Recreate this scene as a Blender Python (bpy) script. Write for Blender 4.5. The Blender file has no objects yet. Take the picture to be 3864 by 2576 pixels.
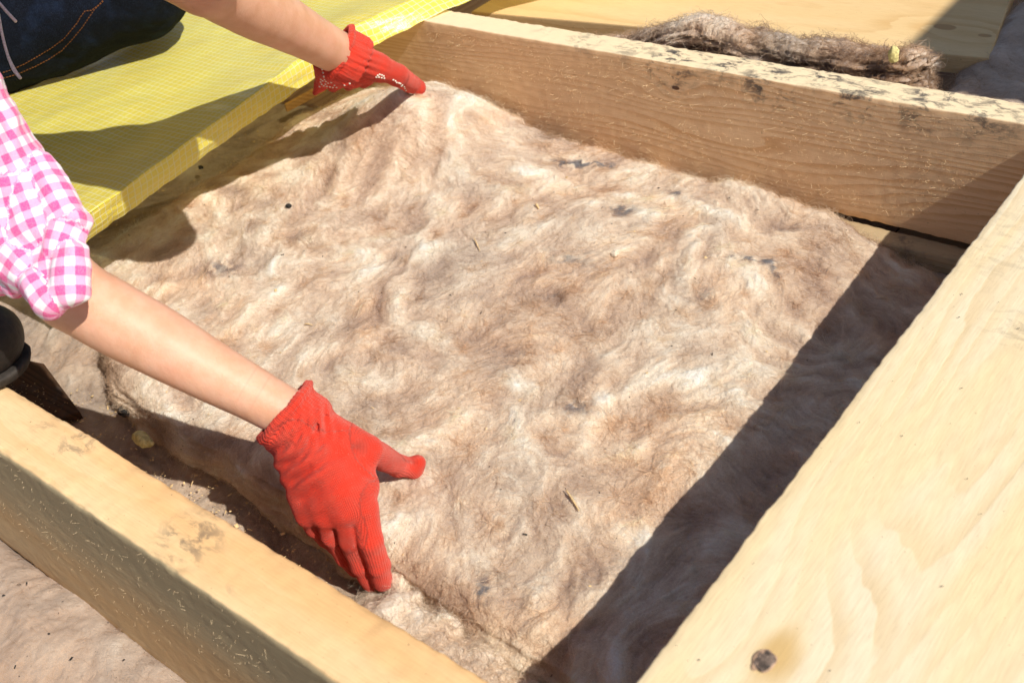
import bpy, math, random
import numpy as np
from mathutils import Matrix, Vector
from mathutils.bvhtree import BVHTree

rng = np.random.default_rng(7)
random.seed(7)
sc = bpy.context.scene
COL = sc.collection

# ------------------------------------------------------------------ camera
# World: X runs along the joists, Y across them, Z up; joist tops are z = 0.
PP = np.array([1932., 1288.]); F = 4150.0; CH = 0.70
V1 = np.array([-3700., -830.]); V2 = np.array([6550.956, -2862.832])
def _d(p):
    r = np.array([p[0]-PP[0], p[1]-PP[1], F]); return r/np.linalg.norm(r)
E1 = -_d(V1); E2 = _d(V2); E2 = E2-E1*(E1@E2); E2 /= np.linalg.norm(E2); E3 = np.cross(E1, E2)
RM = np.array([E1, E2, E3]); CP = np.array([0, 0, CH])
cam_d = bpy.data.cameras.new('camera'); cam = bpy.data.objects.new('camera', cam_d); COL.objects.link(cam)
cr, cu, cb = RM@[1, 0, 0], RM@[0, -1, 0], RM@[0, 0, -1]
cam.matrix_world = Matrix(((cr[0], cu[0], cb[0], CP[0]), (cr[1], cu[1], cb[1], CP[1]), (cr[2], cu[2], cb[2], CP[2]), (0, 0, 0, 1)))
cam_d.sensor_width = 36; cam_d.lens = F*36/3864; cam_d.clip_start = 0.02; cam_d.clip_end = 3000
cam_d.dof.use_dof = True; cam_d.dof.focus_distance = 1.36; cam_d.dof.aperture_fstop = 8.0
sc.camera = cam
# site measuring: photo direction (px, py) met with a level, an upright plane or a distance
def ray(x, y): return RM@np.array([(x-PP[0])/F, (y-PP[1])/F, 1.])
def un(x, y, z=0.):
    r = ray(x, y); return CP+(z-CH)/r[2]*r
def uny(x, y, Y):
    r = ray(x, y); return CP+Y/r[1]*r
def und(x, y, D): return CP+D*ray(x, y)

# ------------------------------------------------------------------ light
SUN = np.array([1.0, -0.085, 1.0]); SUN /= np.linalg.norm(SUN)
w = bpy.data.worlds.new('World'); sc.world = w; w.use_nodes = True
nt = w.node_tree; bg = nt.nodes['Background']; sky = nt.nodes.new('ShaderNodeTexSky')
sky.sky_type = 'NISHITA'; sky.sun_disc = False
sky.sun_elevation = math.asin(SUN[2]); sky.sun_rotation = math.atan2(SUN[0], SUN[1])
nt.links.new(sky.outputs[0], bg.inputs[0]); bg.inputs[1].default_value = 0.080
sl = bpy.data.lights.new('sun', 'SUN'); sl.energy = 4.6; sl.angle = math.radians(0.53); sl.color = (1.0, 0.95, 0.87)
so = bpy.data.objects.new('sun', sl); COL.objects.link(so)
so.rotation_euler = Vector(SUN).to_track_quat('Z', 'Y').to_euler(); so.location = (3, 0, 4)
sc.view_settings.view_transform = 'Standard'; sc.view_settings.look = 'None'
sc.view_settings.exposure = 0.18; sc.view_settings.gamma = 1.0
sc.render.engine = 'CYCLES'
sc.cycles.max_bounces = 5; sc.cycles.diffuse_bounces = 4; sc.cycles.glossy_bounces = 2; sc.cycles.adaptive_threshold = 0.02; sc.cycles.transparent_max_bounces = 12

# ------------------------------------------------------------------ helpers
def tag(o, label=None, cat=None, group=None, kind=None):
    if label: o['label'] = label
    if cat: o['category'] = cat
    if group: o['group'] = group
    if kind: o['kind'] = kind
    return o
def empty(name, loc=(0, 0, 0)):
    o = bpy.data.objects.new(name, None); COL.objects.link(o); o.location = loc; o.empty_display_size = .05
    return o
def mesh_obj(name, V, Fc, mat, parent=None, smooth=True):
    """world-space vertices -> one mesh object; faces an (n,4)/(n,3) array or a list of lists"""
    V = np.asarray(V, np.float32); me = bpy.data.meshes.new(name)
    if isinstance(Fc, np.ndarray):
        k = Fc.shape[1]; n = len(Fc)
        me.vertices.add(len(V)); me.vertices.foreach_set('co', V.ravel())
        me.loops.add(n*k); me.loops.foreach_set('vertex_index', Fc.astype(np.int32).ravel())
        me.polygons.add(n); me.polygons.foreach_set('loop_start', np.arange(0, n*k, k, dtype=np.int32))
        me.update(calc_edges=True)
    else:
        me.from_pydata(V.tolist(), [], [list(map(int, f)) for f in Fc])
    me.validate()
    me.polygons.foreach_set('use_smooth', np.full(len(me.polygons), smooth))
    me.materials.append(mat)
    o = bpy.data.objects.new(name, me); COL.objects.link(o)
    if parent is not None:
        o.parent = parent; o.matrix_parent_inverse = Matrix.Translation(-Vector(parent.location))
    return o
def add_col(o, name, C):
    a = o.data.attributes.new(name, 'FLOAT_COLOR', 'POINT')
    C4 = np.ones((len(C), 4), np.float32); C4[:, :3] = C; a.data.foreach_set('color', C4.ravel())
def add_vec(o, name, Vv):
    a = o.data.attributes.new(name, 'FLOAT_VECTOR', 'POINT'); a.data.foreach_set('vector', np.asarray(Vv, np.float32).ravel())
def hair(name, P, rad, mat, parent, cols=None):
    """P (n,k,3) world strands -> one curves object"""
    n, k, _ = P.shape
    cu = bpy.data.hair_curves.new(name); cu.add_curves([k]*n)
    cu.position_data.foreach_set('vector', np.ascontiguousarray(P, np.float32).ravel())
    a = cu.attributes.get('radius') or cu.attributes.new('radius', 'FLOAT', 'POINT')
    prof = np.linspace(1, .35, k, dtype=np.float32)[None, :]*np.broadcast_to(np.asarray(rad, np.float32).reshape(-1, 1), (n, 1))
    a.data.foreach_set('value', np.ascontiguousarray(prof).ravel())
    if cols is not None:
        a = cu.attributes.new('tint', 'FLOAT_COLOR', 'CURVE')
        C4 = np.ones((n, 4), np.float32); C4[:, :3] = cols; a.data.foreach_set('color', C4.ravel())
    cu.materials.append(mat)
    o = bpy.data.objects.new(name, cu); COL.objects.link(o)
    if parent is not None:
        o.parent = parent; o.matrix_parent_inverse = Matrix.Translation(-Vector(parent.location))
    o['kind'] = 'stuff'
    return o

# noise ------------------------------------------------------------
_perm = np.random.default_rng(3).permutation(512).astype(np.int32); _perm = np.concatenate([_perm]*3)
_g3 = np.random.default_rng(5).normal(size=(512, 3)).astype(np.float32); _g3 /= np.linalg.norm(_g3, axis=1, keepdims=True)
_gx, _gy, _gz = [np.ascontiguousarray(_g3[:, i]) for i in range(3)]
_a2 = np.random.default_rng(6).uniform(0, 2*np.pi, 512); _hx, _hy = np.cos(_a2).astype(np.float32), np.sin(_a2).astype(np.float32)
def perlin(x, y, z=0.0, seed=0):
    x = np.asarray(x, np.float32)+np.float32(seed*17.31); y = np.asarray(y, np.float32)-np.float32(seed*5.77)
    if np.ndim(z) == 0:                                            # planar noise, one sheet per z and seed
        x = x+np.float32(z*7.3); y = y+np.float32(z*3.9); x, y = np.broadcast_arrays(x, y)
        x0, y0 = np.floor(x), np.floor(y); xf, yf = x-x0, y-y0; xi = x0.astype(np.int32) & 255; yi = y0.astype(np.int32) & 255
        u = xf*xf*xf*(xf*(xf*6-15)+10); v = yf*yf*yf*(yf*(yf*6-15)+10)
        pa = _perm.take(xi); pb = _perm.take(xi+1)
        def g(p_, dy, fx, fy):
            h = _perm.take(p_+yi+dy); return _hx.take(h)*fx+_hy.take(h)*fy
        a = g(pa, 0, xf, yf); a += (g(pb, 0, xf-1, yf)-a)*u
        b = g(pa, 1, xf, yf-1); b += (g(pb, 1, xf-1, yf-1)-b)*u
        return 1.35*(a+(b-a)*v)
    x, y, z = np.broadcast_arrays(x, y, np.asarray(z, np.float32)+np.float32(seed*3.13))
    x0, y0, z0 = np.floor(x), np.floor(y), np.floor(z); xf, yf, zf = x-x0, y-y0, z-z0
    xi, yi, zi = x0.astype(np.int32) & 255, y0.astype(np.int32) & 255, z0.astype(np.int32) & 255
    u, v, t = [q*q*q*(q*(q*6-15)+10) for q in (xf, yf, zf)]
    def g(p_, dz, fx, fy, fz):
        h = _perm.take(p_+zi+dz); return _gx.take(h)*fx+_gy.take(h)*fy+_gz.take(h)*fz
    r = []
    pa, pb = _perm.take(xi), _perm.take(xi+1)
    paa, pab, pba, pbb = _perm.take(pa+yi), _perm.take(pa+yi+1), _perm.take(pb+yi), _perm.take(pb+yi+1)
    for dz in (0, 1):
        fz = zf-dz
        a = g(paa, dz, xf, yf, fz); a += (g(pba, dz, xf-1, yf, fz)-a)*u
        b = g(pab, dz, xf, yf-1, fz); b += (g(pbb, dz, xf-1, yf-1, fz)-b)*u
        r.append(a+(b-a)*v)
    return 1.4*(r[0]+(r[1]-r[0])*t)
def fbm(x, y, z=0.0, o=4, seed=0, gain=.5):
    r = 0; a = 1.0; x = np.asarray(x, np.float32); y = np.asarray(y, np.float32)
    for i in range(o):
        r = r+a*perlin(x*2**i, y*2**i, z if np.ndim(z) == 0 else z*2**i, seed+i*7); a *= gain
    return r
def sstep(a, b, x):
    t = np.clip((x-a)/(b-a), 0, 1); return t*t*(3-2*t)

# surface nets -------------------------------------------------------
CORN = np.array([[i, j, k] for i in (0, 1) for j in (0, 1) for k in (0, 1)])
EDG = [(0, 1), (0, 2), (0, 4), (1, 3), (1, 5), (2, 3), (2, 6), (3, 7), (4, 5), (4, 6), (5, 7), (6, 7)]
def sdf_mesh(f, lo, hi, h, disp=0.006):
    lo = np.array(lo, float); hi = np.array(hi, float); c = 4
    n = (np.ceil((hi-lo)/(h*c)).astype(int)+1)
    gx, gy, gz = [lo[i]+h*c*(np.arange(n[i])+.375) for i in range(3)]
    Pc = np.stack(np.meshgrid(gx, gy, gz, indexing='ij'), -1).reshape(-1, 3)
    vc = f(Pc).reshape(n)
    v = vc.repeat(c, 0).repeat(c, 1).repeat(c, 2).astype(np.float32)
    m = np.abs(v) < h*c*1.8+disp
    ii = np.argwhere(m); v[m] = f(lo+h*ii).astype(np.float32)
    s = v < 0
    cnt = sum(s[a:s.shape[0]-1+a, b:s.shape[1]-1+b, d:s.shape[2]-1+d].astype(np.int8) for a, b, d in CORN)
    act = (cnt > 0) & (cnt < 8); idx = np.argwhere(act)
    vals = np.stack([v[idx[:, 0]+a, idx[:, 1]+b, idx[:, 2]+d] for a, b, d in CORN], 1)
    acc = np.zeros((len(idx), 3)); k = np.zeros(len(idx))
    for a, b in EDG:
        va, vb = vals[:, a], vals[:, b]; mm = (va < 0) != (vb < 0)
        t = np.where(mm, va/np.where(mm, va-vb, 1), 0)[:, None]
        acc += np.where(mm[:, None], CORN[a]+t*(CORN[b]-CORN[a]), 0); k += mm
    V = lo+h*(idx+acc/k[:, None])
    cid = np.full(act.shape, -1, np.int64); cid[act] = np.arange(len(idx))
    faces = []
    for ax in range(3):
        o1, o2 = (ax+1) % 3, (ax+2) % 3
        sl0 = [slice(None)]*3; sl1 = [slice(None)]*3; sl0[ax] = slice(0, -1); sl1[ax] = slice(1, None)
        A, B = s[tuple(sl0)], s[tuple(sl1)]
        e = np.argwhere(A != B); e = e[(e[:, o1] > 0) & (e[:, o2] > 0) & (e[:, o1] < s.shape[o1]-1) & (e[:, o2] < s.shape[o2]-1)]
        inside = s[e[:, 0], e[:, 1], e[:, 2]]
        q = []
        for d1, d2 in ((-1, -1), (0, -1), (0, 0), (-1, 0)):
            cc = e.copy(); cc[:, o1] += d1; cc[:, o2] += d2; q.append(cid[cc[:, 0], cc[:, 1], cc[:, 2]])
        q = np.stack(q, 1); q[~inside] = q[~inside][:, ::-1]; faces.append(q)
    return V, np.concatenate(faces)
def capd(p, a, b, r0, r1, n=None, flat=1.0, full=False):
    a = np.asarray(a, float); b = np.asarray(b, float); ab = b-a; L2 = ab@ab
    t = np.clip((p-a)@ab/max(L2, 1e-12), 0, 1); q = p-(a+t[:, None]*ab)
    if n is not None:
        n = np.asarray(n, float)/np.linalg.norm(n); cc = q@n; q = q+n*(cc*(1/flat-1))[:, None]
    d = np.linalg.norm(q, axis=1)-(r0+t*(r1-r0) if np.ndim(r0) == 0 else np.interp(t, np.linspace(0, 1, len(r0)), r0))
    if n is not None: d = d*min(1, flat+.25)
    return (d, t) if full else d
def smin(a, b, k):
    h = np.clip(.5+.5*(b-a)/k, 0, 1); return b+(a-b)*h-k*h*(1-h)
def union(p, prims, k):
    d = None
    for q in prims:
        e = capd(p, *q); d = e if d is None else smin(d, e, k)
    return d
def bounds(prims, pad):
    P = np.array([q[i] for q in prims for i in (0, 1)]); r = max(max(np.max(q[2]), q[3]) for q in prims)
    return P.min(0)-r-pad, P.max(0)+r+pad
def prim_uv(V, prims):
    """for every vertex: metres along / around its nearest limb section"""
    best = np.full(len(V), 1e9); U = np.zeros((len(V), 3)); off = 0
    ref = np.array([.3, .2, .93])
    for i, q in enumerate(prims):
        d, t = capd(V, *q, full=True) if len(q) > 4 else capd(V, *q, None, 1.0, True)
        a = np.asarray(q[0], float); b = np.asarray(q[1], float); L = np.linalg.norm(b-a)+1e-9; ax = (b-a)/L
        n1 = np.cross(ax, ref); n1 /= np.linalg.norm(n1); n2 = np.cross(ax, n1)
        w_ = V-a; s_ = w_@ax; r = .5*(q[2]+q[3]); th = np.arctan2(w_@n2, w_@n1)
        m = d < best; best[m] = d[m]; U[m, 0] = s_[m]; U[m, 1] = th[m]*r; U[m, 2] = i
    return U

# ------------------------------------------------------------------ materials
def new_mat(name):
    m = bpy.data.materials.new(name); m.use_nodes = True
    return m, m.node_tree, m.node_tree.nodes['Principled BSDF']
class N:
    """small node-graph helper"""
    def __init__(s, t): s.t = t
    def n(s, typ, **kw):
        q = s.t.nodes.new(typ)
        for k, v in kw.items(): setattr(q, k, v)
        return q
    def link(s, a, b): s.t.links.new(a, b)
    def val(s, q, i, v):
        if hasattr(v, 'is_output') or hasattr(v, 'links'): s.link(v, q.inputs[i])
        else: q.inputs[i].default_value = v
    def math(s, op, a, b=0.0, c=None, clamp=False):
        q = s.n('ShaderNodeMath', operation=op); q.use_clamp = clamp
        s.val(q, 0, a); s.val(q, 1, b)
        if c is not None: s.val(q, 2, c)
        return q.outputs[0]
    def noise(s, vec, scale, detail=3, rough=.55, dist=0.0):
        q = s.n('ShaderNodeTexNoise'); s.link(vec, q.inputs['Vector'])
        q.inputs['Scale'].default_value = scale; q.inputs['Detail'].default_value = detail
        q.inputs['Roughness'].default_value = rough; q.inputs['Distortion'].default_value = dist
        return q.outputs['Fac']
    def mapping(s, vec, scale=(1, 1, 1), loc=(0, 0, 0)):
        q = s.n('ShaderNodeMapping'); s.link(vec, q.inputs[0]); q.inputs['Scale'].default_value = scale; q.inputs['Location'].default_value = loc
        return q.outputs[0]
    def ramp(s, fac, stops, interp='LINEAR'):
        q = s.n('ShaderNodeValToRGB'); s.link(fac, q.inputs[0]); e = q.color_ramp; e.interpolation = interp
        while len(e.elements) < len(stops): e.elements.new(.5)
        for el, (p, c) in zip(e.elements, stops):
            el.position = p; el.color = (*c, 1) if len(c) == 3 else c
        return q.outputs[0]
    def mix(s, fac, a, b, blend='MIX'):
        q = s.n('ShaderNodeMix', data_type='RGBA', blend_type=blend)
        s.val(q, 0, fac)
        for i, v in ((6, a), (7, b)):
            if hasattr(v, 'links'): s.link(v, q.inputs[i])
            else: q.inputs[i].default_value = (*v, 1)
        return q.outputs[2]
    def map(s, x, a, b, c=0.0, d=1.0):
        q = s.n('ShaderNodeMapRange'); q.interpolation_type = 'SMOOTHSTEP'; s.link(x, q.inputs[0])
        for i, v in enumerate((a, b, c, d)): q.inputs[i+1].default_value = v
        return q.outputs[0]
    def bump(s, hgt, dist, strength=1.0, normal=None):
        q = s.n('ShaderNodeBump'); q.inputs['Strength'].default_value = strength; q.inputs['Distance'].default_value = dist
        s.link(hgt, q.inputs['Height'])
        if normal is not None: s.link(normal, q.inputs['Normal'])
        return q.outputs[0]

def wood(name, pale, late, axis='X', pith=(0, -.05), ring=220., wob=.006, knots=(), stain=None, dirt=0.0, tint=None, rough=.75, contrast=1.0, fuzz=.25, kcol=(.16, .075, .035), ksoft=(.62, .5)):
    """rings about a pith line; axis = grain direction in world metres"""
    m, t, b = new_mat(name); g = N(t)
    geo = g.n('ShaderNodeNewGeometry').outputs['Position']
    sp = g.n('ShaderNodeSeparateXYZ'); g.link(geo, sp.inputs[0])
    X, Y, Z = sp.outputs
    L, A = (X, Y) if axis == 'X' else (Y, X)
    sc_long = (1.2, 7, 7) if axis == 'X' else (7, 1.2, 7)
    n1 = g.noise(g.mapping(geo, sc_long), 1.0, 2)
    n2 = g.noise(g.mapping(geo, tuple(q*5 for q in sc_long)), 1.0, 2)
    a = g.math('ADD', A, g.math('MULTIPLY', g.math('SUBTRACT', n1, .5), wob*14))
    a = g.math('SUBTRACT', a, pith[0]); z = g.math('SUBTRACT', Z, pith[1])
    z = g.math('ADD', z, g.math('MULTIPLY', g.math('SUBTRACT', n2, .5), wob*1.2))
    r = g.math('SQRT', g.math('ADD', g.math('MULTIPLY', a, a), g.math('MULTIPLY', z, z)))
    kd = None
    for (kx, ky, kz, ks) in knots:
        q = g.n('ShaderNodeVectorMath', operation='SUBTRACT'); g.link(geo, q.inputs[0]); q.inputs[1].default_value = (kx, ky, kz)
        q2 = g.n('ShaderNodeVectorMath', operation='MULTIPLY'); g.link(q.outputs[0], q2.inputs[0])
        q2.inputs[1].default_value = (.55, 1, 1) if axis == 'X' else (1, .55, 1)
        q3 = g.n('ShaderNodeVectorMath', operation='LENGTH'); g.link(q2.outputs[0], q3.inputs[0]); dist = q3.outputs['Value']
        e = g.math('POWER', 2.718, g.math('MULTIPLY', g.math('MULTIPLY', dist, dist), -1/(ks*3.2)**2))
        r = g.math('ADD', r, g.math('MULTIPLY', e, ks*1.6))
        km = g.map(g.math('ADD', dist, g.math('MULTIPLY', g.math('SUBTRACT', n2, .5), ks*.9)), ks*ksoft[0], ks*ksoft[1]); kd = km if kd is None else g.math('MAXIMUM', kd, km)
    fr = g.math('FRACT', g.math('MULTIPLY', r, ring))
    band = g.math('MULTIPLY', g.map(fr, .25, .9), g.map(fr, 1.0, .92))
    fade = g.noise(g.mapping(geo, sc_long), 2.2, 2)
    band = g.math('MULTIPLY', band, g.math('MULTIPLY', g.map(fade, .3, .7, .35, 1.0), contrast))
    col = g.mix(band, pale, late)
    patch = g.noise(g.mapping(geo, tuple(q*.9 for q in sc_long), (3, 1, 2)), 1.5, 3)
    if tint: col = g.mix(g.map(patch, .42, .68), col, tint)
    fine = g.noise(g.mapping(geo, (40, 700, 700) if axis == 'X' else (700, 40, 700)), 1.0, 2)
    col = g.mix(g.math('MULTIPLY', g.map(fine, .35, .75), .22), col, tuple(q*.62 for q in late))
    specks = g.map(g.noise(geo, 260, 2, .6), .70, .76)
    col = g.mix(g.math('MULTIPLY', specks, .55), col, (.10, .065, .04))
    if kd is not None:
        col = g.mix(kd, col, kcol)
    if dirt:
        dn = g.math('MULTIPLY', g.map(g.noise(g.mapping(geo, (9, 14, 9)), 1.0, 5, .72), .56-.02*dirt, .70), g.map(g.noise(geo, 90, 4, .7), .36, .62))
        if stain == 'top':
            nz = g.n('ShaderNodeSeparateXYZ'); g.link(g.n('ShaderNodeNewGeometry').outputs['Normal'], nz.inputs[0])
            dn = g.math('MULTIPLY', dn, g.map(nz.outputs[2], .5, .8))
        if isinstance(stain, list):
            acc = None
            for (sx, sy, sr, st) in stain:
                q = g.n('ShaderNodeVectorMath', operation='DISTANCE'); g.link(geo, q.inputs[0]); q.inputs[1].default_value = (sx, sy, 0)
                e = g.math('MULTIPLY', g.map(q.outputs['Value'], sr, sr*.25), st); acc = e if acc is None else g.math('MAXIMUM', acc, e)
            dn = g.math('MULTIPLY', acc, g.map(g.noise(g.mapping(geo, (38, 75, 60)), 1.0, 6, .72, .6), .46, .62))
        col = g.mix(g.math('MULTIPLY', dn, min(1, dirt)), col, (.075, .068, .064))
    g.link(col, b.inputs['Base Color']); b.inputs['Roughness'].default_value = rough
    b.inputs['Specular IOR Level'].default_value = .25
    hgt = g.math('ADD', g.math('MULTIPLY', fine, fuzz), g.math('MULTIPLY', band, -.25))
    saw = g.noise(g.mapping(geo, (600, 60, 120) if axis == 'X' else (60, 600, 120)), 1.0, 2)
    hgt = g.math('ADD', hgt, g.math('MULTIPLY', saw, .25))
    g.link(g.bump(hgt, .0012, .6), b.inputs['Normal'])
    return m

def wool_mat(name, attr='tint', rough=.85, trans=.22):
    m, t, b = new_mat(name); g = N(t)
    a = g.n('ShaderNodeAttribute'); a.attribute_name = attr
    geo = g.n('ShaderNodeNewGeometry').outputs['Position']
    col = a.outputs['Color']
    fn = g.noise(geo, 1100, 2, .6)
    col = g.mix(.5, col, g.mix(g.map(fn, .25, .75), (.42, .40, .38), (1.0, 1.0, 1.0)), 'MULTIPLY')
    q = g.n('ShaderNodeHueSaturation'); q.inputs['Value'].default_value = 1.22; g.link(col, q.inputs['Color']); col = q.outputs[0]
    g.link(col, b.inputs['Base Color']); b.inputs['Roughness'].default_value = rough
    b.inputs['Specular IOR Level'].default_value = .15
    b.inputs['Sheen Weight'].default_value = .35; b.inputs['Sheen Roughness'].default_value = .6
    hh = g.math('ADD', g.noise(geo, 420, 4, .7), g.math('MULTIPLY', fn, .5))
    g.link(g.bump(hh, .004, .75), b.inputs['Normal'])
    return m
def fibre_mat(name):
    m, t, b = new_mat(name); g = N(t)
    a = g.n('ShaderNodeAttribute'); a.attribute_name = 'tint'
    g.link(a.outputs['Color'], b.inputs['Base Color']); b.inputs['Roughness'].default_value = .5
    b.inputs['Specular IOR Level'].default_value = .4
    tr = g.n('ShaderNodeBsdfTranslucent'); g.link(a.outputs['Color'], tr.inputs[0])
    mx = g.n('ShaderNodeMixShader'); mx.inputs[0].default_value = .3
    g.link(b.outputs[0], mx.inputs[1]); g.link(tr.outputs[0], mx.inputs[2]); g.link(mx.outputs[0], t.nodes['Material Output'].inputs[0])
    return m
def plain(name, col, rough=.7, spec=.3, var=.0, scale=60, bump=0.0):
    m, t, b = new_mat(name); g = N(t)
    geo = g.n('ShaderNodeNewGeometry').outputs['Position']; nz = g.noise(geo, scale, 4, .6)
    c = g.mix(g.map(nz, .3, .7), tuple(q*(1-var) for q in col), tuple(min(1, q*(1+var)) for q in col))
    g.link(c, b.inputs['Base Color']); b.inputs['Roughness'].default_value = rough; b.inputs['Specular IOR Level'].default_value = spec
    if bump: g.link(g.bump(nz, bump, .7), b.inputs['Normal'])
    return m
M_WOOL = wool_mat('mineral_wool'); M_FIB = fibre_mat('mineral_wool_fibre')

# ------------------------------------------------------------------ ground and floor
m_ground = plain('dry_soil', (.23, .18, .13), .95, .1, .35, 3, .02)
def grid_plane(name, x0, x1, y0, y1, z, mat, n=40, amp=0.0):
    X, Y = np.meshgrid(np.linspace(x0, x1, n), np.linspace(y0, y1, n), indexing='ij')
    Zz = z+amp*fbm(X*.4, Y*.4, seed=2)
    V = np.stack([X, Y, Zz], -1).reshape(-1, 3); I = np.arange(n*n).reshape(n, n)
    Fq = np.stack([I[:-1, :-1], I[1:, :-1], I[1:, 1:], I[:-1, 1:]], -1).reshape(-1, 4)
    return mesh_obj(name, V, Fq, mat)
tag(grid_plane('ground', -400, 400, -400, 400, -.62, m_ground, 60, .03), kind='structure')
m_deck = wood('subfloor_wood', (.34, .20, .10), (.20, .10, .045), 'Y', (-.6, -2.0), 60., .01, fuzz=.4)
def slab_quad(name, corners, z1, z0, mat, parent=None, r=.002):
    """flat board with four plan corners (counter-clockwise) between heights z0 and z1, lightly chamfered"""
    c = np.array(corners, float); ce = c.mean(0); V = []
    for z, s in ((z0, 0), (z1-r, 0), (z1, 1)):
        for p in c:
            d = ce-p; d /= np.linalg.norm(d); q = p+d*r*s; V.append((q[0], q[1], z))
    Fq = [(3, 2, 1, 0), (8, 9, 10, 11)]
    for L in (0, 4):
        for i in range(4): Fq.append((L+i, L+(i+1) % 4, L+4+(i+1) % 4, L+4+i))
    return mesh_obj(name, V, Fq, mat, parent, False)
floor = empty('floor', (-1, .6, -.32)); tag(floor, kind='structure')
for i in range(14):
    x = -2.6+i*.205
    slab_quad('floor_board', [(x, -.7), (x+.201, -.7), (x+.201, 2.3), (x, 2.3)], -.285+.002*((i*7) % 3), -.315, m_deck, floor)

# ------------------------------------------------------------------ timbers
def timber(name, axis, lo, hi, mat, seed=0, r=.0025, rough=.0007, wane=0.0, parent=None):
    lo = np.array(lo, float); hi = np.array(hi, float)
    li = 0 if axis == 'X' else 1; wi = 1-li
    n = int((hi[li]-lo[li])/.006)+2; S = np.linspace(lo[li], hi[li], n)
    w0, w1, z0, z1 = lo[wi], hi[wi], lo[2], hi[2]; sec = []
    def arc(cx, cz, a0): return [(cx+r*math.cos(a), cz+r*math.sin(a)) for a in np.linspace(a0, a0+math.pi/2, 4)]
    ring_ = arc(w1-r, z0+r, -math.pi/2)+arc(w1-r, z1-r, 0)+arc(w0+r, z1-r, math.pi/2)+arc(w0+r, z0+r, math.pi)
    for i, p in enumerate(ring_):
        q = ring_[(i+1) % len(ring_)]; d = math.hypot(q[0]-p[0], q[1]-p[1]); k = max(1, int(d/.006))
        for j in range(k): sec.append((p[0]+(q[0]-p[0])*j/k, p[1]+(q[1]-p[1])*j/k))
    sec = np.array(sec); m = len(sec)
    Wd = np.broadcast_to(sec[None, :, 0], (n, m)).copy(); Zd = np.broadcast_to(sec[None, :, 1], (n, m)).copy(); Sd = np.broadcast_to(S[:, None], (n, m))
    cx, cz = (w0+w1)/2, (z0+z1)/2
    du = np.sign(Wd-cx)*(np.abs(Wd-cx) > (w1-w0)/2-.004); dv = np.sign(Zd-cz)*(np.abs(Zd-cz) > (z1-z0)/2-.004)
    nz = rough*(fbm(Sd*90, Wd*90, Zd*90, 3, seed)+.8*perlin(Sd*9, Wd*9, Zd*9, seed+3))
    corner = (np.abs(du*dv) > 0)
    nz = nz-corner*np.abs(perlin(Sd*55, Wd*3, Zd*3, seed+9))*rough*2.0
    Wd += du*nz; Zd += dv*nz
    if wane:
        e = sstep(w1-.022, w1, Wd)*sstep(z1-.03, z1, Zd); Zd -= e*wane*(.6+.8*(fbm(Sd*7, 0, 0, 3, seed+4)))
    V = np.empty((n, m, 3)); V[..., li] = Sd; V[..., wi] = Wd; V[..., 2] = Zd
    I = np.arange(n*m).reshape(n, m); I2 = np.roll(I, -1, 1)
    Q = np.stack([I[:-1], I[1:], I2[1:], I2[:-1]], -1).reshape(-1, 4)
    if axis == 'Y': pass
    else: Q = Q[:, ::-1]
    Fc = Q.tolist()+[I[0].tolist() if axis == 'X' else I[0][::-1].tolist(), I[-1][::-1].tolist() if axis == 'X' else I[-1].tolist()]
    o = mesh_obj(name, V.reshape(-1, 3), Fc, mat, parent)
    return o
XR, YLN, YLF, YBN, YBF = -.317, .241, .309, 1.271, 1.323
m_B = wood('back_joist_wood', (.87, .60, .35), (.68, .39, .18), 'X', (1.12, -.20), 150., .010, knots=[(-.852, 1.271, -.039, .0065)], stain=[(x_, 1.297+dy_, r_, a_) for x_, dy_, r_, a_ in ((-1.12, .01, .03, .3), (-1.03, 0, .05, .5), (-.94, .005, .05, .7), (-.86, -.01, .07, 1.), (-.78, .01, .06, 1.), (-.70, -.01, .07, .95), (-.63, .012, .05, 1.), (-.57, -.01, .06, .9), (-.48, .0, .07, .9), (-.40, 0, .07, .8))], dirt=1.0, tint=(.87, .58, .32), contrast=.8)
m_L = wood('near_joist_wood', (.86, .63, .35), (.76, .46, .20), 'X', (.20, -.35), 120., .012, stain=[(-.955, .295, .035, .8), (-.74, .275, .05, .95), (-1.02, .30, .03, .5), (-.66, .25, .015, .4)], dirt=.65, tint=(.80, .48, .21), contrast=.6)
m_R = wood('cross_beam_wood', (.81, .69, .48), (.68, .49, .26), 'Y', (-.20, .09), 95., .010, kcol=(.62, .42, .18), ksoft=(.85, .15), knots=[(-.243, .440, 0, .026)], stain=[(-.225, .885, .05, .55), (-.28, 1.02, .12, .35)], dirt=.5, tint=(.82, .64, .37), contrast=.65)
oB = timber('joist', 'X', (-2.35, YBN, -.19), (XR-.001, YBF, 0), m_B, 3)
tag(oB, 'long pale pine joist on edge behind the wool, top smeared with black stains', 'joist')
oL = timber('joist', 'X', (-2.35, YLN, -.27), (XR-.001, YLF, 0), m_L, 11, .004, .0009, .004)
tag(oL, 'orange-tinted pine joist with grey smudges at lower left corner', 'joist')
oR = timber('beam', 'Y', (XR, -.45, -.2), (.03, 2.2, 0), m_R, 5, .003)
tag(oR, 'wide bright cream pine beam with a knot along the right side', 'beam')
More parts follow.
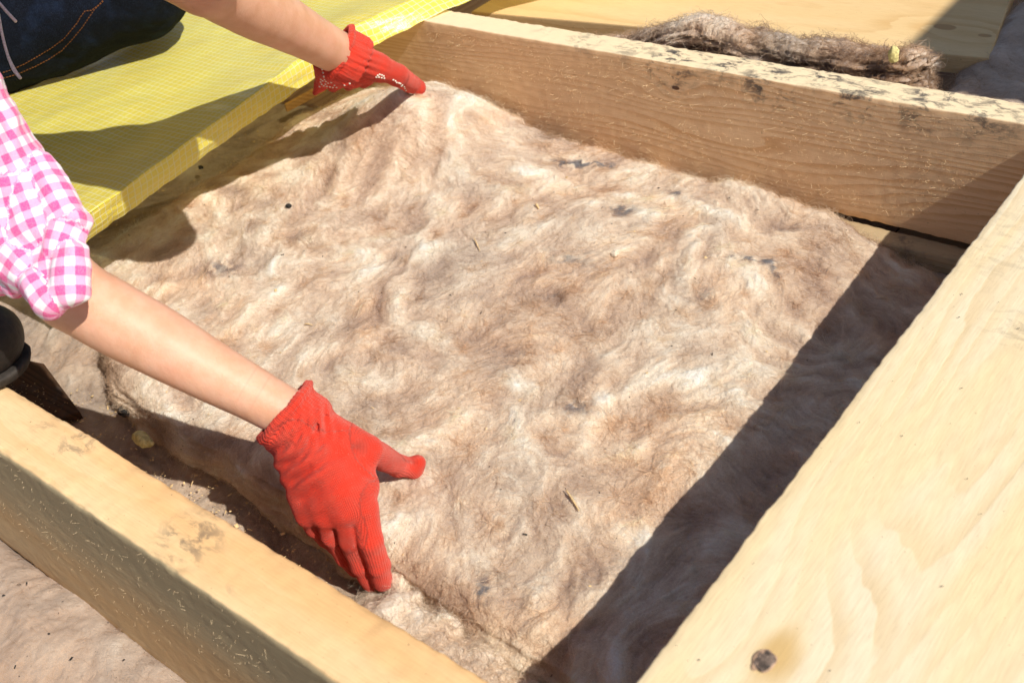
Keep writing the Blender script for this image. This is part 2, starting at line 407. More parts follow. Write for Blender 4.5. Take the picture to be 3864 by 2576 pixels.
# knot plug of the near beam: a raised oval with a cracked dark core
def side_tone(m, col, z0, z1):  # blends a tone into the outer side face, stronger towards the top
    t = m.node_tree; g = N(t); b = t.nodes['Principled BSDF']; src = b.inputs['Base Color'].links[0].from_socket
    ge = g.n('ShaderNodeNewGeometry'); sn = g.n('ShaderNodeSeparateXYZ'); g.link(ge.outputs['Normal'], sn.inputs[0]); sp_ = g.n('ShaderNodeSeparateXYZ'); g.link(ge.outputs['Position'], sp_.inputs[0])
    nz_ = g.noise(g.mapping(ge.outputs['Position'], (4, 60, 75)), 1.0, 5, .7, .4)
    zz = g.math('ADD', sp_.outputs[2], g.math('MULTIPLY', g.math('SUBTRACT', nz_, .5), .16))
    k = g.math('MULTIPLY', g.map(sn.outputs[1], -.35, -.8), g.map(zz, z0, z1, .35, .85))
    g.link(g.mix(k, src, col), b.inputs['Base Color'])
def top_tone(m, col, k0):  # mixes a tone into the faces that look up
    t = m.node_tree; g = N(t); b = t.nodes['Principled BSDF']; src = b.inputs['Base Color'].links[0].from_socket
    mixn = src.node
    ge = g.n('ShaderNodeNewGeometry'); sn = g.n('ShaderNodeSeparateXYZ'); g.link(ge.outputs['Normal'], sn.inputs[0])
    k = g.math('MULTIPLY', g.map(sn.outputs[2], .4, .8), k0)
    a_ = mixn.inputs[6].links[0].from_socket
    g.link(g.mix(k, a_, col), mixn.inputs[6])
side_tone(m_L, (.30, .25, .15), -.22, -.02)
top_tone(m_B, (.86, .73, .48), .75)
m_knot = plain('knot_core', (.14, .10, .075), .6, .4, .7, 160, .002)
m_knotr = plain('knot_bark_ring', (.42, .27, .17), .6, .4, .3, 160)
def disc(name, c, rx, ry, h, mat, parent, seed=0, n=28, rings=6):
    V = [(c[0], c[1], c[2]+h)]; Fq = []
    for k in range(1, rings+1):
        for i in range(n):
            a = 2*math.pi*i/n; q = k/rings; w_ = 1+.30*float(perlin(math.cos(a)*1.3, math.sin(a)*1.3, 0, seed))
            V.append((c[0]+rx*q*w_*math.cos(a), c[1]+ry*q*w_*math.sin(a), c[2]+h*(1-q**4)+.0006*float(perlin(q*4, a*2, 0, seed+2))))
    for i in range(n): Fq.append((0, 1+i, 1+(i+1) % n))
    for k in range(rings-1):
        for i in range(n): Fq.append((1+k*n+i, 1+(k+1)*n+i, 1+(k+1)*n+(i+1) % n, 1+k*n+(i+1) % n))
    return mesh_obj(name, V, Fq, mat, parent)
disc('knot_ring', (-.2475, .432, .0006), .0086, .0118, .0010, m_knotr, oR, 1)
disc('knot', (-.2466, .4312, .0013), .0068, .0098, .0008, m_knot, oR, 4)
# splinters standing off the sawn faces
m_spl = plain('straw_splinter', (.80, .62, .37), .6, .4, .15)
def splinters(name, n, xr, zr, yface, parent, lmin, lmax, out, dens_seed, rad=.00030, sgn=-1):
    P = []
    while len(P) < n:
        x = rng.uniform(*xr); z = rng.uniform(*zr)
        if perlin(x*9, z*26, 0, dens_seed) < rng.uniform(-.5, .35): continue
        L = lmin+rng.exponential((lmax-lmin)*.45); ang = rng.normal(.05, .4)+(math.pi if rng.random() < .4 else 0)
        d = np.array([math.cos(ang), sgn*abs(rng.normal(out, .3)), math.sin(ang)*.8+.1]); d /= np.linalg.norm(d)
        cv = rng.normal(0, .12, 3); q = [np.array([x, yface-sgn*.0005, z])+d*L*t+cv*L*t*t*.5 for t in (0, .33, .66, 1.)]
        P.append(q)
    return hair(name, np.array(P), rng.uniform(.6, 1.2, n)*rad, m_spl, parent)
splinters('splinters', 2300, (-1.35, -.40), (-.17, -.010), YBN, oB, .0020, .009, .8, 4, .00021)
splinters('splinters', 600, (-1.25, -.6), (-.21, -.004), YLN, oL, .002, .006, .6, 8, .00018)
# ledger under the back joist, seen in the gap at the beam
m_led = wood('ledger_wood', (.50, .38, .22), (.36, .24, .12), 'X', (1.2, -.4), 140., .006, stain=None, dirt=.6)
oS = timber('ledger_strip', 'X', (-1.6, 1.236, -.23), (XR-.001, YBN-.001, -.195), m_led, 21)
tag(oS, 'thin greyish ledger strip under the back joist, in the dark corner by the beam', 'ledger')

# ------------------------------------------------------------------ mineral wool
PAL = np.array([[.192, .116, .073], [.358, .224, .142], [.535, .366, .238], [.69, .52, .358], [.825, .70, .53], [.895, .84, .735]])
PALP = np.array([0., .2, .42, .62, .82, 1.])
def palette(v, pal=PAL): return np.stack([np.interp(v, PALP, pal[:, i]) for i in range(3)], -1)
def wool(name, xl, xr, yn, yf, ztop, skirt, cell, mat, fmat, seed, nf=20000, pal=PAL, hump=.018, micro=.0030, freq=3.6, layered=0.0, spots=(), flen=(.006, .017), lift=.0025,
         parent=None, label=None, cat=None, kind=None, edge_f=4000, group=None, bias=0.0, con=1.0, roundw=.05, roundh=.02, tufts=0, frad=.00012):
    """slab of wool: xl/xr(b), yn/yf(a) are its outline, ztop(x,y) its top; the sides drop by `skirt`"""
    Lx = abs(float(np.mean(xr(np.array([.5])))-np.mean(xl(np.array([.5]))))); Ly = abs(float(np.mean(yf(np.array([.5])))-np.mean(yn(np.array([.5])))))
    M = skirt; am = np.arange(-M, Lx+M+cell, cell); bm = np.arange(-M, Ly+M+cell, cell)
    A, B = np.meshgrid(am, bm, indexing='ij'); Ac = np.clip(A, 0, Lx); Bc = np.clip(B, 0, Ly)
    ea, eb = A-Ac, B-Bc; e = np.maximum(np.abs(ea), np.abs(eb)); side = e > 1e-9
    a, b = Ac/Lx, Bc/Ly
    a1 = np.clip(am, 0, Lx)/Lx; b1 = np.clip(bm, 0, Ly)/Ly
    x = xl(b1)[None]*(1-a)+xr(b1)[None]*a; y = yn(a1)[:, None]*(1-b)+yf(a1)[:, None]*b
    din = np.minimum(np.minimum(Ac, Lx-Ac), np.minimum(Bc, Ly-Bc))
    # flow that the fibres follow
    wx = .05*fbm(A*3.1, B*3.1, 0, 2, seed+11); wy = .05*fbm(A*3.1, B*3.1, 5, 2, seed+12)
    psi = fbm((A+wx)*freq, (B+wy)*freq, 0, 2, seed, .42)+bias*B*freq
    gx, gy = np.gradient(psi, cell); dx, dy = gy, -gx
    sa = (np.abs(ea) >= np.abs(eb)) & side; sb = side & ~sa
    nrm = np.hypot(dx, dy)+1e-9; dx, dy = dx/nrm, dy/nrm
    dx = np.where(sb, np.sign(dx)+1e-6, np.where(sa, dx*.15, dx)); dy = np.where(sa, np.sign(dy)+1e-6, np.where(sb, dy*.15, dy))
    nrm = np.hypot(dx, dy)+1e-9; dx, dy = dx/nrm, dy/nrm
    nx, ny = A.shape
    def lic(src, L):
        acc = src.copy(); cnt = 1
        for s_ in (1, -1):
            pi = np.broadcast_to(np.arange(nx)[:, None], A.shape).astype(np.float32).copy(); pj = np.broadcast_to(np.arange(ny)[None], A.shape).astype(np.float32).copy()
            for _ in range(L):
                ii = np.clip(np.rint(pi).astype(np.int32), 0, nx-1); jj = np.clip(np.rint(pj).astype(np.int32), 0, ny-1)
                pi += s_*dx[ii, jj]; pj += s_*dy[ii, jj]
                ii = np.clip(np.rint(pi).astype(np.int32), 0, nx-1); jj = np.clip(np.rint(pj).astype(np.int32), 0, ny-1)
                acc += src[ii, jj]; cnt += 1
        acc /= cnt; return (acc-acc.mean())/acc.std()
    r_ = np.random.default_rng(seed+100)
    nz = r_.normal(size=A.shape).astype(np.float32)
    T1 = lic(nz, 6)
    gate = sstep(-.25, .45, fbm(A*6, B*6, 8, 2, seed+15))           # streaks show only here and there
    sx_, sy_ = 2.0*wx+.012*fbm(A*13, B*13, 2, 2, seed+16), 2.0*wy+.012*fbm(A*13, B*13, 6, 2, seed+17)
    low = fbm((A+sx_)*4.0, (B+sy_)*4.0, 3, 3, seed+21, .6)
    mid = fbm((A+sx_)*13, (B+sy_)*13, 7, 3, seed+31, .62)
    cloud = fbm((A+.5*sx_)*24, (B+.5*sy_)*24, 5, 4, seed+33, .62)
    smear = lic((.5*mid+1.0*cloud).astype(np.float32), 8)          # small clouds pulled out along the lay of the fibres
    wisp = lic((cloud*.4+nz*.25).astype(np.float32), 20)
    fine = fbm(A*70, B*70, 4, 3, seed+35, .7)
    v = .585+con*(.15*low+.11*mid+.088*smear+.030*wisp*gate+.045*T1+.07*fine)
    hue = fbm((A+sx_)*7, (B+sy_)*7, 11, 3, seed+37, .6)
    for (sx, sy, s1, s2, ang, amt) in spots:
        ux, uy = (x-sx)*math.cos(ang)+(y-sy)*math.sin(ang), -(x-sx)*math.sin(ang)+(y-sy)*math.cos(ang)
        k = np.exp(-(ux/s1)**2-(uy/s2)**2)*sstep(-.15, .35, fbm(A*45, B*45, 2, 3, seed+77)+.1*wisp)
        v = v-amt*k*1.25
    colr = palette(np.clip(v, 0, 1), pal)*(1+np.clip(hue, -1, 1)[..., None]*np.array([.05, -.03, -.11])*con)
    blk = np.zeros(A.shape)
    for (sx, sy, s1, s2, ang, amt) in spots:
        ux, uy = (x-sx)*math.cos(ang)+(y-sy)*math.sin(ang), -(x-sx)*math.sin(ang)+(y-sy)*math.cos(ang)
        blk = np.maximum(blk, amt*np.exp(-(ux/s1)**2-(uy/s2)**2)*sstep(-.1, .3, fbm(A*60, B*60, 9, 3, seed+78)+.25*wisp))
    blk = np.clip(blk*1.9, 0, .9)[..., None]; colr = colr*(1-blk)+np.array([.085, .085, .095])*blk
    # heights
    z = ztop(x, y)+hump*fbm((A+wx)*5, (B+wy)*5, 1, 3, seed+41)-roundh*(1-np.clip(din/roundw, 0, 1))**2
    z = z-np.abs(e)
    hd = micro*(.65*mid+.16*smear+.07*wisp*gate+.06*T1+.32*fine+.42*cloud)+micro*1.5*np.abs(fbm((A+sx_)*7, (B+sy_)*7, 4, 2, seed+51))
    if layered:
        al = np.where(sb, A, B); lay = perlin(al*11, e*150+2*perlin(al*6, e*20, 0, seed+3), 0, seed+61)+.7*perlin(al*30, e*330, 0, seed+62)
        hd = hd+np.where(side, layered*lay, 0)
    P = np.stack([x, y, z], -1)
    bul = np.sin(np.clip(e/M, 0, 1)*math.pi)*.010+.012*fbm(A*8, B*8, 0, 3, seed+71)*np.clip(e/.02, 0, 1)
    P[..., 0] += np.where(sa, np.sign(ea)*bul, 0); P[..., 1] += np.where(sb, np.sign(eb)*bul, 0)
    tu = np.gradient(P, axis=0); tv = np.gradient(P, axis=1); nn = np.cross(tu, tv); nl = np.linalg.norm(nn, axis=-1, keepdims=True)
    nn = np.where(nl > 1e-12, nn/np.maximum(nl, 1e-12), np.array([0, 0, 1.]))
    P = P+nn*hd[..., None]
    I = np.arange(nx*ny).reshape(nx, ny)
    Q = np.stack([I[:-1, :-1], I[1:, :-1], I[1:, 1:], I[:-1, 1:]], -1).reshape(-1, 4)
    o = mesh_obj(name, P.reshape(-1, 3), Q, mat, parent); add_col(o, 'tint', colr.reshape(-1, 3))
    tag(o, label, cat, group, kind)
    # loose fibres lying in the flow
    def strands(n, ii, jj, ln, lf, wild):
        k = 6; pi = ii.astype(np.float32); pj = jj.astype(np.float32); pts = np.empty((n, k, 3), np.float32)
        stepc = ln/(k-1)/cell; sg = np.where(r_.random(n) < .5, 1, -1); jit = r_.normal(0, 1.0, n)
        lft = np.abs(r_.normal(0, 1, n))*lf
        wd = r_.normal(0, 1, (n, 3)); wd /= np.linalg.norm(wd, axis=1, keepdims=True)
        ca, sa_ = np.cos(jit), np.sin(jit)
        for s_ in range(k):
            i0 = np.clip(np.rint(pi).astype(int), 0, nx-1); j0 = np.clip(np.rint(pj).astype(int), 0, ny-1); t = s_/(k-1)
            pts[:, s_] = P[i0, j0]+nn[i0, j0]*(lft*(math.sin(t*2.2)) + .0004)[:, None]+wd*(ln*wild*t*t)[:, None]
            ddx, ddy = dx[i0, j0], dy[i0, j0]
            pi += sg*(ddx*ca-ddy*sa_)*stepc; pj += sg*(ddx*sa_+ddy*ca)*stepc
        i0 = np.clip(ii, 0, nx-1); j0 = np.clip(jj, 0, ny-1)
        c = colr[i0, j0]*r_.choice([.92, 1.0, 1.1, 1.25], n)[:, None]; c = np.clip(c, 0, .93)
        return pts, c
    ii = r_.integers(2, nx-2, nf); jj = r_.integers(2, ny-2, nf)
    S1, C1 = strands(nf, ii, jj, r_.uniform(*flen, nf), lift, .10)
    em = np.argwhere((din < .012) & (e < M*.55)); sel = em[r_.integers(0, len(em), max(1, edge_f))]
    S2, C2 = strands(len(sel), sel[:, 0], sel[:, 1], r_.uniform(.006, .022, len(sel)), lift*1.8, .7)
    if tufts:                                                       # pulled-up wisps
        tc = np.argwhere((e < 1e-9) & (din > .01)); tc = tc[r_.integers(0, len(tc), tufts)]; k_ = 26
        ti = np.repeat(tc[:, 0], k_)+r_.normal(0, 2.2, tufts*k_).astype(int); tj = np.repeat(tc[:, 1], k_)+r_.normal(0, 2.2, tufts*k_).astype(int)
        ln_ = np.repeat(r_.uniform(.012, .034, tufts), k_)*r_.uniform(.6, 1.1, tufts*k_)
        S3, C3 = strands(tufts*k_, np.clip(ti, 0, nx-1), np.clip(tj, 0, ny-1), ln_, .0030, .16)
        S2 = np.concatenate([S2, S3]); C2 = np.concatenate([C2, np.clip(C3*1.12, 0, .92)])
    S = np.concatenate([S1, S2]); C = np.concatenate([C1, C2])
    hair('loose_fibres', S, r_.uniform(.5, 1.1, len(S))*frad*np.where(np.arange(len(S)) < nf, 1.0, 1.6), fmat, o, C)
    return o, P
def wob(base, amp, fq, seed): return lambda t: base+amp*fbm(np.asarray(t)*fq, 0*np.asarray(t)+.5, 0, 4, seed)
def lin(v0, v1, amp, fq, seed): return lambda t: v0+(v1-v0)*np.asarray(t)+amp*fbm(np.asarray(t)*fq, 0*np.asarray(t)+.5, 0, 4, seed)

def back_edge(a):
    return 1.262-.055*sstep(.74, 1.0, np.asarray(a))+.013*fbm(np.asarray(a)*14, 0*np.asarray(a)+.5, 0, 5, 33, .65)-.010
def near_edge(a):
    a = np.asarray(a); return .470-.05*a+.15*sstep(.30, .02, a)+.010*fbm(a*8, 0*a+.5, 0, 4, 3)
def batt_top(x, y):
    z = -.150+.012*np.exp(-((x+1.0)/.35)**2-((y-.85)/.3)**2)
    z = z+.085*np.exp(-((x+1.30)/.15)**2-((y-1.15)/.12)**2)        # lifted by the far hand
    z = z-.010*sstep(-.62, -.36, x)-.032*sstep(.80, 1.1, y)*sstep(-.72, -.42, x)-.012*sstep(1.0, 1.24, y)*sstep(-1.2, -.9, x)
    return z
SP = []
for px, py, s1, s2, ang, amt in ((2220, 600, .040, .010, .5, .9), (2140, 610, .022, .008, .3, .9), (2330, 790, .022, .014, .4, .75), (2560, 705, .035, .008, -.1, .5), (2840, 960, .03, .007, .5, .9), (2925, 990, .018, .005, -.9, .85),
                              (2150, 985, .05, .02, .2, .28), (2650, 1100, .03, .02, 0, .2), (810, 1010, .03, .02, .6, .35), (2180, 1540, .02, .012, .3, .4), (830, 1020, .04, .02, .5, .25), (1830, 2200, .012, .02, 0, .55)):
    q = un(px, py, -.145); SP.append((q[0], q[1], s1, s2, ang, amt))
batt, BP = wool('insulation_batt', wob(-1.565, .016, 7, 1), wob(-.322, .004, 6, 2), near_edge, back_edge, batt_top, .075, .0019, M_WOOL, M_FIB, 1,
            nf=80000, hump=.006, bias=.55, tufts=420, micro=.0031, layered=.006, lift=.0022, roundw=.03, roundh=.010, spots=SP, edge_f=22000,
            label='thick fluffy beige mineral wool batt held by the red gloves, between joists', cat='insulation')
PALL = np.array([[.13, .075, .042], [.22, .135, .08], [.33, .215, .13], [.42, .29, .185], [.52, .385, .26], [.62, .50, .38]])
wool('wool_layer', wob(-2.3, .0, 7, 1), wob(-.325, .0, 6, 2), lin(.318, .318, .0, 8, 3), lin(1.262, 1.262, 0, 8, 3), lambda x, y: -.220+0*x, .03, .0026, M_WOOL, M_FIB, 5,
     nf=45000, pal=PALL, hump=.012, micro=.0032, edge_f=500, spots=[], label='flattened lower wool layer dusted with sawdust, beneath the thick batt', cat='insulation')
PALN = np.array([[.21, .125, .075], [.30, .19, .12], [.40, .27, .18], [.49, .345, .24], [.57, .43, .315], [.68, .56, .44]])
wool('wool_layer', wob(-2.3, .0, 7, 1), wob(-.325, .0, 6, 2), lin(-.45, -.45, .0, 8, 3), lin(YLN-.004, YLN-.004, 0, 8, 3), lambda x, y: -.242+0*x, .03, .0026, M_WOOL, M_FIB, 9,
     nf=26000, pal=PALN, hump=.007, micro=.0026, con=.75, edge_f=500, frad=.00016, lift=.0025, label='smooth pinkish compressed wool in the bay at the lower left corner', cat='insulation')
# torn tuft of pale wool in front of the batt's near edge
PALT = np.array([[.36, .24, .15], [.50, .36, .24], [.64, .49, .35], [.74, .60, .45], [.82, .71, .57], [.88, .81, .70]])
wool('wool_tuft', lin(-.715, -.70, .006, 6, 4), lin(-.47, -.455, .01, 5, 5), lin(.322, .318, .004, 9, 6), lin(.425, .395, .012, 9, 7), lambda x, y: -.172-.02*sstep(-.60, -.72, x)+.012*sstep(.34, .40, y), .045, .0016, M_WOOL, M_FIB, 13,
     nf=9000, pal=PALT, hump=.016, micro=.006, freq=7, edge_f=3500, lift=.003, label='torn pale fluffy tuft of wool beside the near joist, below the fingertips', cat='insulation')
# wool lying beyond the back joist
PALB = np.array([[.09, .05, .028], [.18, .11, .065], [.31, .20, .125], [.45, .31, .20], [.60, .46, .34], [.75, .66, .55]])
def strip_top(x, y): return .013+.010*np.exp(-((x+.86)/.025)**2)-.055*sstep(-.88, -1.08, x)+.008*sstep(-.62, -.52, x)-.35*np.maximum(y-1.37, 0)
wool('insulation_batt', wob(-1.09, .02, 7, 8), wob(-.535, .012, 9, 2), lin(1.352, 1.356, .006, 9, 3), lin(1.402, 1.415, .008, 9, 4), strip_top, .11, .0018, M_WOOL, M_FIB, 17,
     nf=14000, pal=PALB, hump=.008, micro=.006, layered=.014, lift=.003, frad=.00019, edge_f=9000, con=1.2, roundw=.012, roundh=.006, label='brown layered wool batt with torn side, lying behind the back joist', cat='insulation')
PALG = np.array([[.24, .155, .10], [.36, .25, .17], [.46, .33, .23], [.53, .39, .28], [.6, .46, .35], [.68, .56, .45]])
wool('wool_layer', wob(-.520, .012, 7, 8), wob(.25, .0, 9, 2), lin(1.336, 1.336, 0, 9, 3), lin(1.95, 1.95, 0, 9, 4), lambda x, y: -.050+.02*sstep(-.45, -.52, x)*0+0*x, .06, .003, M_WOOL, M_FIB, 19,
     nf=16000, pal=PALG, hump=.008, micro=.003, con=1.0, edge_f=1500, frad=.00018, lift=.0025, label='grey shaded wool mat at the upper right corner behind the joist', cat='insulation')

bvb_V = BP.reshape(-1, 3)
def batt_z(x, y):
    d = (bvb_V[:, 0]-x)**2+(bvb_V[:, 1]-y)**2; return float(bvb_V[np.argmin(d), 2])
_g = BP[::4, ::4]; _n, _m = _g.shape[:2]; _I = np.arange(_n*_m).reshape(_n, _m)
bv_batt = BVHTree.FromPolygons([Vector(q) for q in _g.reshape(-1, 3)], np.stack([_I[:-1, :-1], _I[1:, :-1], _I[1:, 1:], _I[:-1, 1:]], -1).reshape(-1, 4).tolist())
def onbatt(px, py):
    hit = bv_batt.ray_cast(Vector(CP), Vector(ray(px, py)).normalized())
    return np.array(hit[0]) if hit[0] is not None else un(px, py, -.15)

# ------------------------------------------------------------------ boards
m_board = wood('bright_pine_board', (.78, .55, .27), (.62, .36, .13), 'X', (1.62, -.45), 75., .012, knots=[(-.585, 1.61, -.05, .016), (-.52, 1.60, -.05, .010)], dirt=.0, tint=(.80, .58, .30), contrast=.7, kcol=(.50, .30, .13))
bo = empty('pine_board', (-1, 1.6, -.08))
tag(bo, 'bright yellow pine board lying flat beyond the back joist', 'board')
slab_quad('board_face', [(-1.392, 1.424), (-.487, 1.53), (-.545, 1.80), (-1.392, 1.76)], -.05, -.078, m_board, bo)
bo2 = slab_quad('pine_board', [(-1.40, 1.765), (-.548, 1.805), (-.548, 1.96), (-1.40, 1.93)], -.052, -.08, m_board)
tag(bo2, 'second pine board at the very top edge, butted against the bright one', 'board')
m_cross = wood('wet_plank_shade_tone', (.085, .043, .021), (.04, .019, .009), 'X', (.47, -.15), 130., .014, dirt=.6, tint=(.055, .028, .014), rough=.9)  # wet brown wood, colour darkened further in place of a cast shadow
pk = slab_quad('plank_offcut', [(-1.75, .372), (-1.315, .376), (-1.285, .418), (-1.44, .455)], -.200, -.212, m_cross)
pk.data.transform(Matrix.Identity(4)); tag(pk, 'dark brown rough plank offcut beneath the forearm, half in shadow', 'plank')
m_slat = wood('orange_slat_wood', (.66, .38, .14), (.5, .25, .08), 'X', (1.0, -.5), 120., .006)
q0, q1 = un(1075, 405, -.175), un(1215, 330, -.175)
sl_ = slab_quad('lath', [(q0[0], q0[1]), (q0[0]+.009, q0[1]-.004), (q1[0]+.009, q1[1]), (q1[0], q1[1]+.012)], -.168, -.182, m_slat)
tag(sl_, 'narrow orange wood slat under the yellow film beside the far glove', 'lath')
# made-up panel, unseen on the right, added to shade the far corner
m_panel = wood('shade_panel', (.62, .45, .26), (.5, .33, .17), 'Y', (.6, -2.), 40., .02)

# ------------------------------------------------------------------ yellow film
def film():
    ny, nx1, ns = 330, 190, 34
    Y = np.linspace(.50, 1.95, ny)
    yk = [.50, .56, .757, .875, 1.035, 1.159, 1.282, 1.36, 1.45, 1.6, 1.95]
    xf = np.interp(Y, yk, [-1.320, -1.325, -1.362, -1.380, -1.417, -1.424, -1.392, -1.365, -1.28, -1.10, -1.00])
    zf = np.interp(Y, yk, [.022, .024, .024, .024, .024, .025, .030, .038, .075, .13, .16])
    # lower edge of the turned-down strip
    bk = [.50, .554, .867, 1.07, 1.19, 1.29, 1.36, 1.45, 1.6, 1.95]
    xb = np.interp(Y, bk, [-1.335, -1.348, -1.397, -1.418, -1.396, -1.345, -1.318, -1.24, -1.06, -.96])
    zb = np.interp(Y, bk, [-.02, -.02, -.02, -.016, -.010, .006, .010, .045, .10, .13])
    zb = zb-.002+.0025*fbm(Y*30, 0, 0, 3, 4)
    rows = []; uvs = []
    tt = np.linspace(0, 1, nx1)
    for i, y in enumerate(Y):
        x = -2.45+(xf[i]+2.45)*tt
        base = .012+(zf[i]-.012)*sstep(-.16, 0, x-xf[i])
        wr = .0024*fbm(x*5, y*5, 0, 3, 6)*np.ones_like(x)+.0022*perlin(x*9, y*34, 0, 8)*np.exp(-((x-xf[i])/.16)**2)*(tt < 2)
        wr = wr*sstep(0, .012, xf[i]-x+.002)
        wr = wr+.0010*perlin(x*26, y*26, 0, 15)
        top = np.stack([x, np.full(nx1, y), base+wr], -1)
        s = np.linspace(0, 1, ns)[1:]
        bend = np.sin(s*math.pi)*.006
        xs = xf[i]+(xb[i]-xf[i])*s+bend*.5+.0016*fbm(y*14, s*2.5, 0, 3, 12); zs = top[-1, 2]+(zb[i]-zf[i])*s**1.1+.0006
        rows.append(np.concatenate([top, np.stack([xs, np.full(ns-1, y)+.0015*perlin(y*20, s*4, 0, 13), zs], -1)]))
    P = np.array(rows); d = np.linalg.norm(np.diff(P, axis=1), axis=-1)
    u = np.concatenate([np.zeros((ny, 1)), np.cumsum(d, 1)], 1); u = u-u[:, nx1-1:nx1]
    U = np.stack([u, np.broadcast_to(Y[:, None], u.shape)*1.0, 0*u], -1)
    U[..., 0] += .003*fbm(P[..., 0]*12, P[..., 1]*12, 0, 2, 3); U[..., 1] += .003*fbm(P[..., 0]*12, P[..., 1]*12, 4, 2, 5)
    n, m = u.shape; I = np.arange(n*m).reshape(n, m)
    Q = np.stack([I[:-1, :-1], I[:-1, 1:], I[1:, 1:], I[1:, :-1]], -1).reshape(-1, 4)
    mt, t, b = new_mat('yellow_reinforced_film'); g = N(t)
    at = g.n('ShaderNodeAttribute'); at.attribute_name = 'weave'
    sp = g.n('ShaderNodeSeparateXYZ'); g.link(at.outputs['Vector'], sp.inputs[0])
    ln = None
    for c_ in (0, 1):
        f_ = g.math('FRACT', g.math('MULTIPLY', sp.outputs[c_], 1/.0115)); f_ = g.math('ABSOLUTE', g.math('SUBTRACT', f_, .5))
        q = g.map(f_, .072, .035); ln = q if ln is None else g.math('MAXIMUM', ln, q)
    geo = g.n('ShaderNodeNewGeometry').outputs['Position']
    tone = g.noise(geo, 14, 3)
    ycol = g.mix(g.map(tone, .3, .7), (.97, .82, .11), (.98, .88, .16))
    b.inputs['Roughness'].default_value = .28; b.inputs['Specular IOR Level'].default_value = .5
    g.link(g.mix(ln, ycol, (.98, .96, .55)), b.inputs['Base Color'])
    cr_ = g.noise(geo, 190, 3, .6)
    bmp = g.bump(g.math('ADD', g.math('MULTIPLY', ln, .8), cr_), .0012, .5); g.link(bmp, b.inputs['Normal'])
    tl = g.n('ShaderNodeBsdfTranslucent'); g.link(g.mix(ln, (.95, .78, .10), (.85, .82, .5)), tl.inputs[0])
    m1 = g.n('ShaderNodeMixShader'); m1.inputs[0].default_value = .20; g.link(b.outputs[0], m1.inputs[1]); g.link(tl.outputs[0], m1.inputs[2])
    tp = g.n('ShaderNodeBsdfTransparent'); g.link(g.mix(ln, (1.0, .93, .55), (.8, .78, .5)), tp.inputs[0])
    m2 = g.n('ShaderNodeMixShader'); g.link(g.math('MULTIPLY_ADD', ln, -.08, .16), m2.inputs[0]); g.link(m1.outputs[0], m2.inputs[1]); g.link(tp.outputs[0], m2.inputs[2])
    g.link(m2.outputs[0], t.nodes['Material Output'].inputs[0])
    o = mesh_obj('plastic_film', P.reshape(-1, 3), Q, mt); add_vec(o, 'weave', U.reshape(-1, 3))
    tag(o, 'translucent yellow vapour barrier film with white reinforcing grid, edge turned down', 'plastic film')
    return o
film()
# ------------------------------------------------------------------ person
def skin_mat():
    m, t, b = new_mat('skin'); g = N(t)
    geo = g.n('ShaderNodeNewGeometry').outputs['Position']
    n1 = g.noise(geo, 35, 4, .6); n2 = g.noise(geo, 420, 3, .6)
    c = g.mix(g.map(n1, .3, .7), (.63, .335, .205), (.71, .41, .275))
    c = g.mix(g.math('MULTIPLY', g.map(n2, .55, .75), .25), c, (.60, .24, .16))
    vv = g.noise(geo, 9, 3, .6); c = g.mix(g.math('MULTIPLY', g.map(vv, .5, .72), .35), c, (.74, .36, .26))
    fr = g.map(g.noise(geo, 150, 2, .5), .74, .78); c = g.mix(g.math('MULTIPLY', fr, .35), c, (.42, .17, .10))
    ax_ = (WR-EL)/np.linalg.norm(WR-EL); q = g.n('ShaderNodeVectorMath', operation='DOT_PRODUCT'); g.link(geo, q.inputs[0]); q.inputs[1].default_value = tuple(ax_)
    s0 = float(ax_@MK); ac = g.math('ABSOLUTE', g.math('SUBTRACT', q.outputs['Value'], s0))
    ring_ = g.math('MULTIPLY', g.map(ac, .0062, .0072), g.map(ac, .0094, .0084))
    dd = g.n('ShaderNodeVectorMath', operation='DISTANCE'); g.link(geo, dd.inputs[0]); dd.inputs[1].default_value = tuple(MK)
    c = g.mix(g.math('MULTIPLY', g.math('MULTIPLY', ring_, g.map(dd.outputs['Value'], .030, .012)), .22), c, (.62, .22, .15))
    g.link(c, b.inputs['Base Color']); b.inputs['Roughness'].default_value = .48; b.inputs['Specular IOR Level'].default_value = .35
    b.inputs['Subsurface Weight'].default_value = .22; b.inputs['Subsurface Radius'].default_value = (.010, .004, .002); b.inputs['Subsurface Scale'].default_value = .6
    g.link(g.bump(g.math('ADD', n2, g.math('MULTIPLY', g.noise(geo, 900, 2), .6)), .0006, .45), b.inputs['Normal'])
    return m
person = empty('person', (-1.6, .7, 0.0))
tag(person, 'person in pink checked shirt and dark jeans laying wool with red gloves', 'person')
wrN = und(1090, 1562, 1.115); elN = und(262, 1105, 1.085); shN = und(-400, 20, .99)
wrF = und(1262, 192, 1.655); elF = und(765, -80, 1.32); shF = np.array([-1.17, .56, .49])
headc = np.array([-.965, .665, .425]); pel = np.array([-1.92, .62, .52]); chest = (shN+shF)/2+np.array([-.07, 0, .10]); neck = chest+np.array([.08, 0, .03])
def chain(a, b, rs): return [(a, b, np.interp(np.linspace(0, 1, 60), np.linspace(0, 1, len(rs)), rs), rs[-1])]
body = chain(elN, wrN+(wrN-elN)*.02, [.0358, .0365, .0360, .0345, .0318, .0290, .0266, .0258])+[(shN, elN, .037, .033)]
body += chain(elF, wrF+(wrF-elF)*.02, [.0405, .0420, .0420, .0400, .0370, .0345, .0330, .0325])+[(shF, elF, .052, .043)]
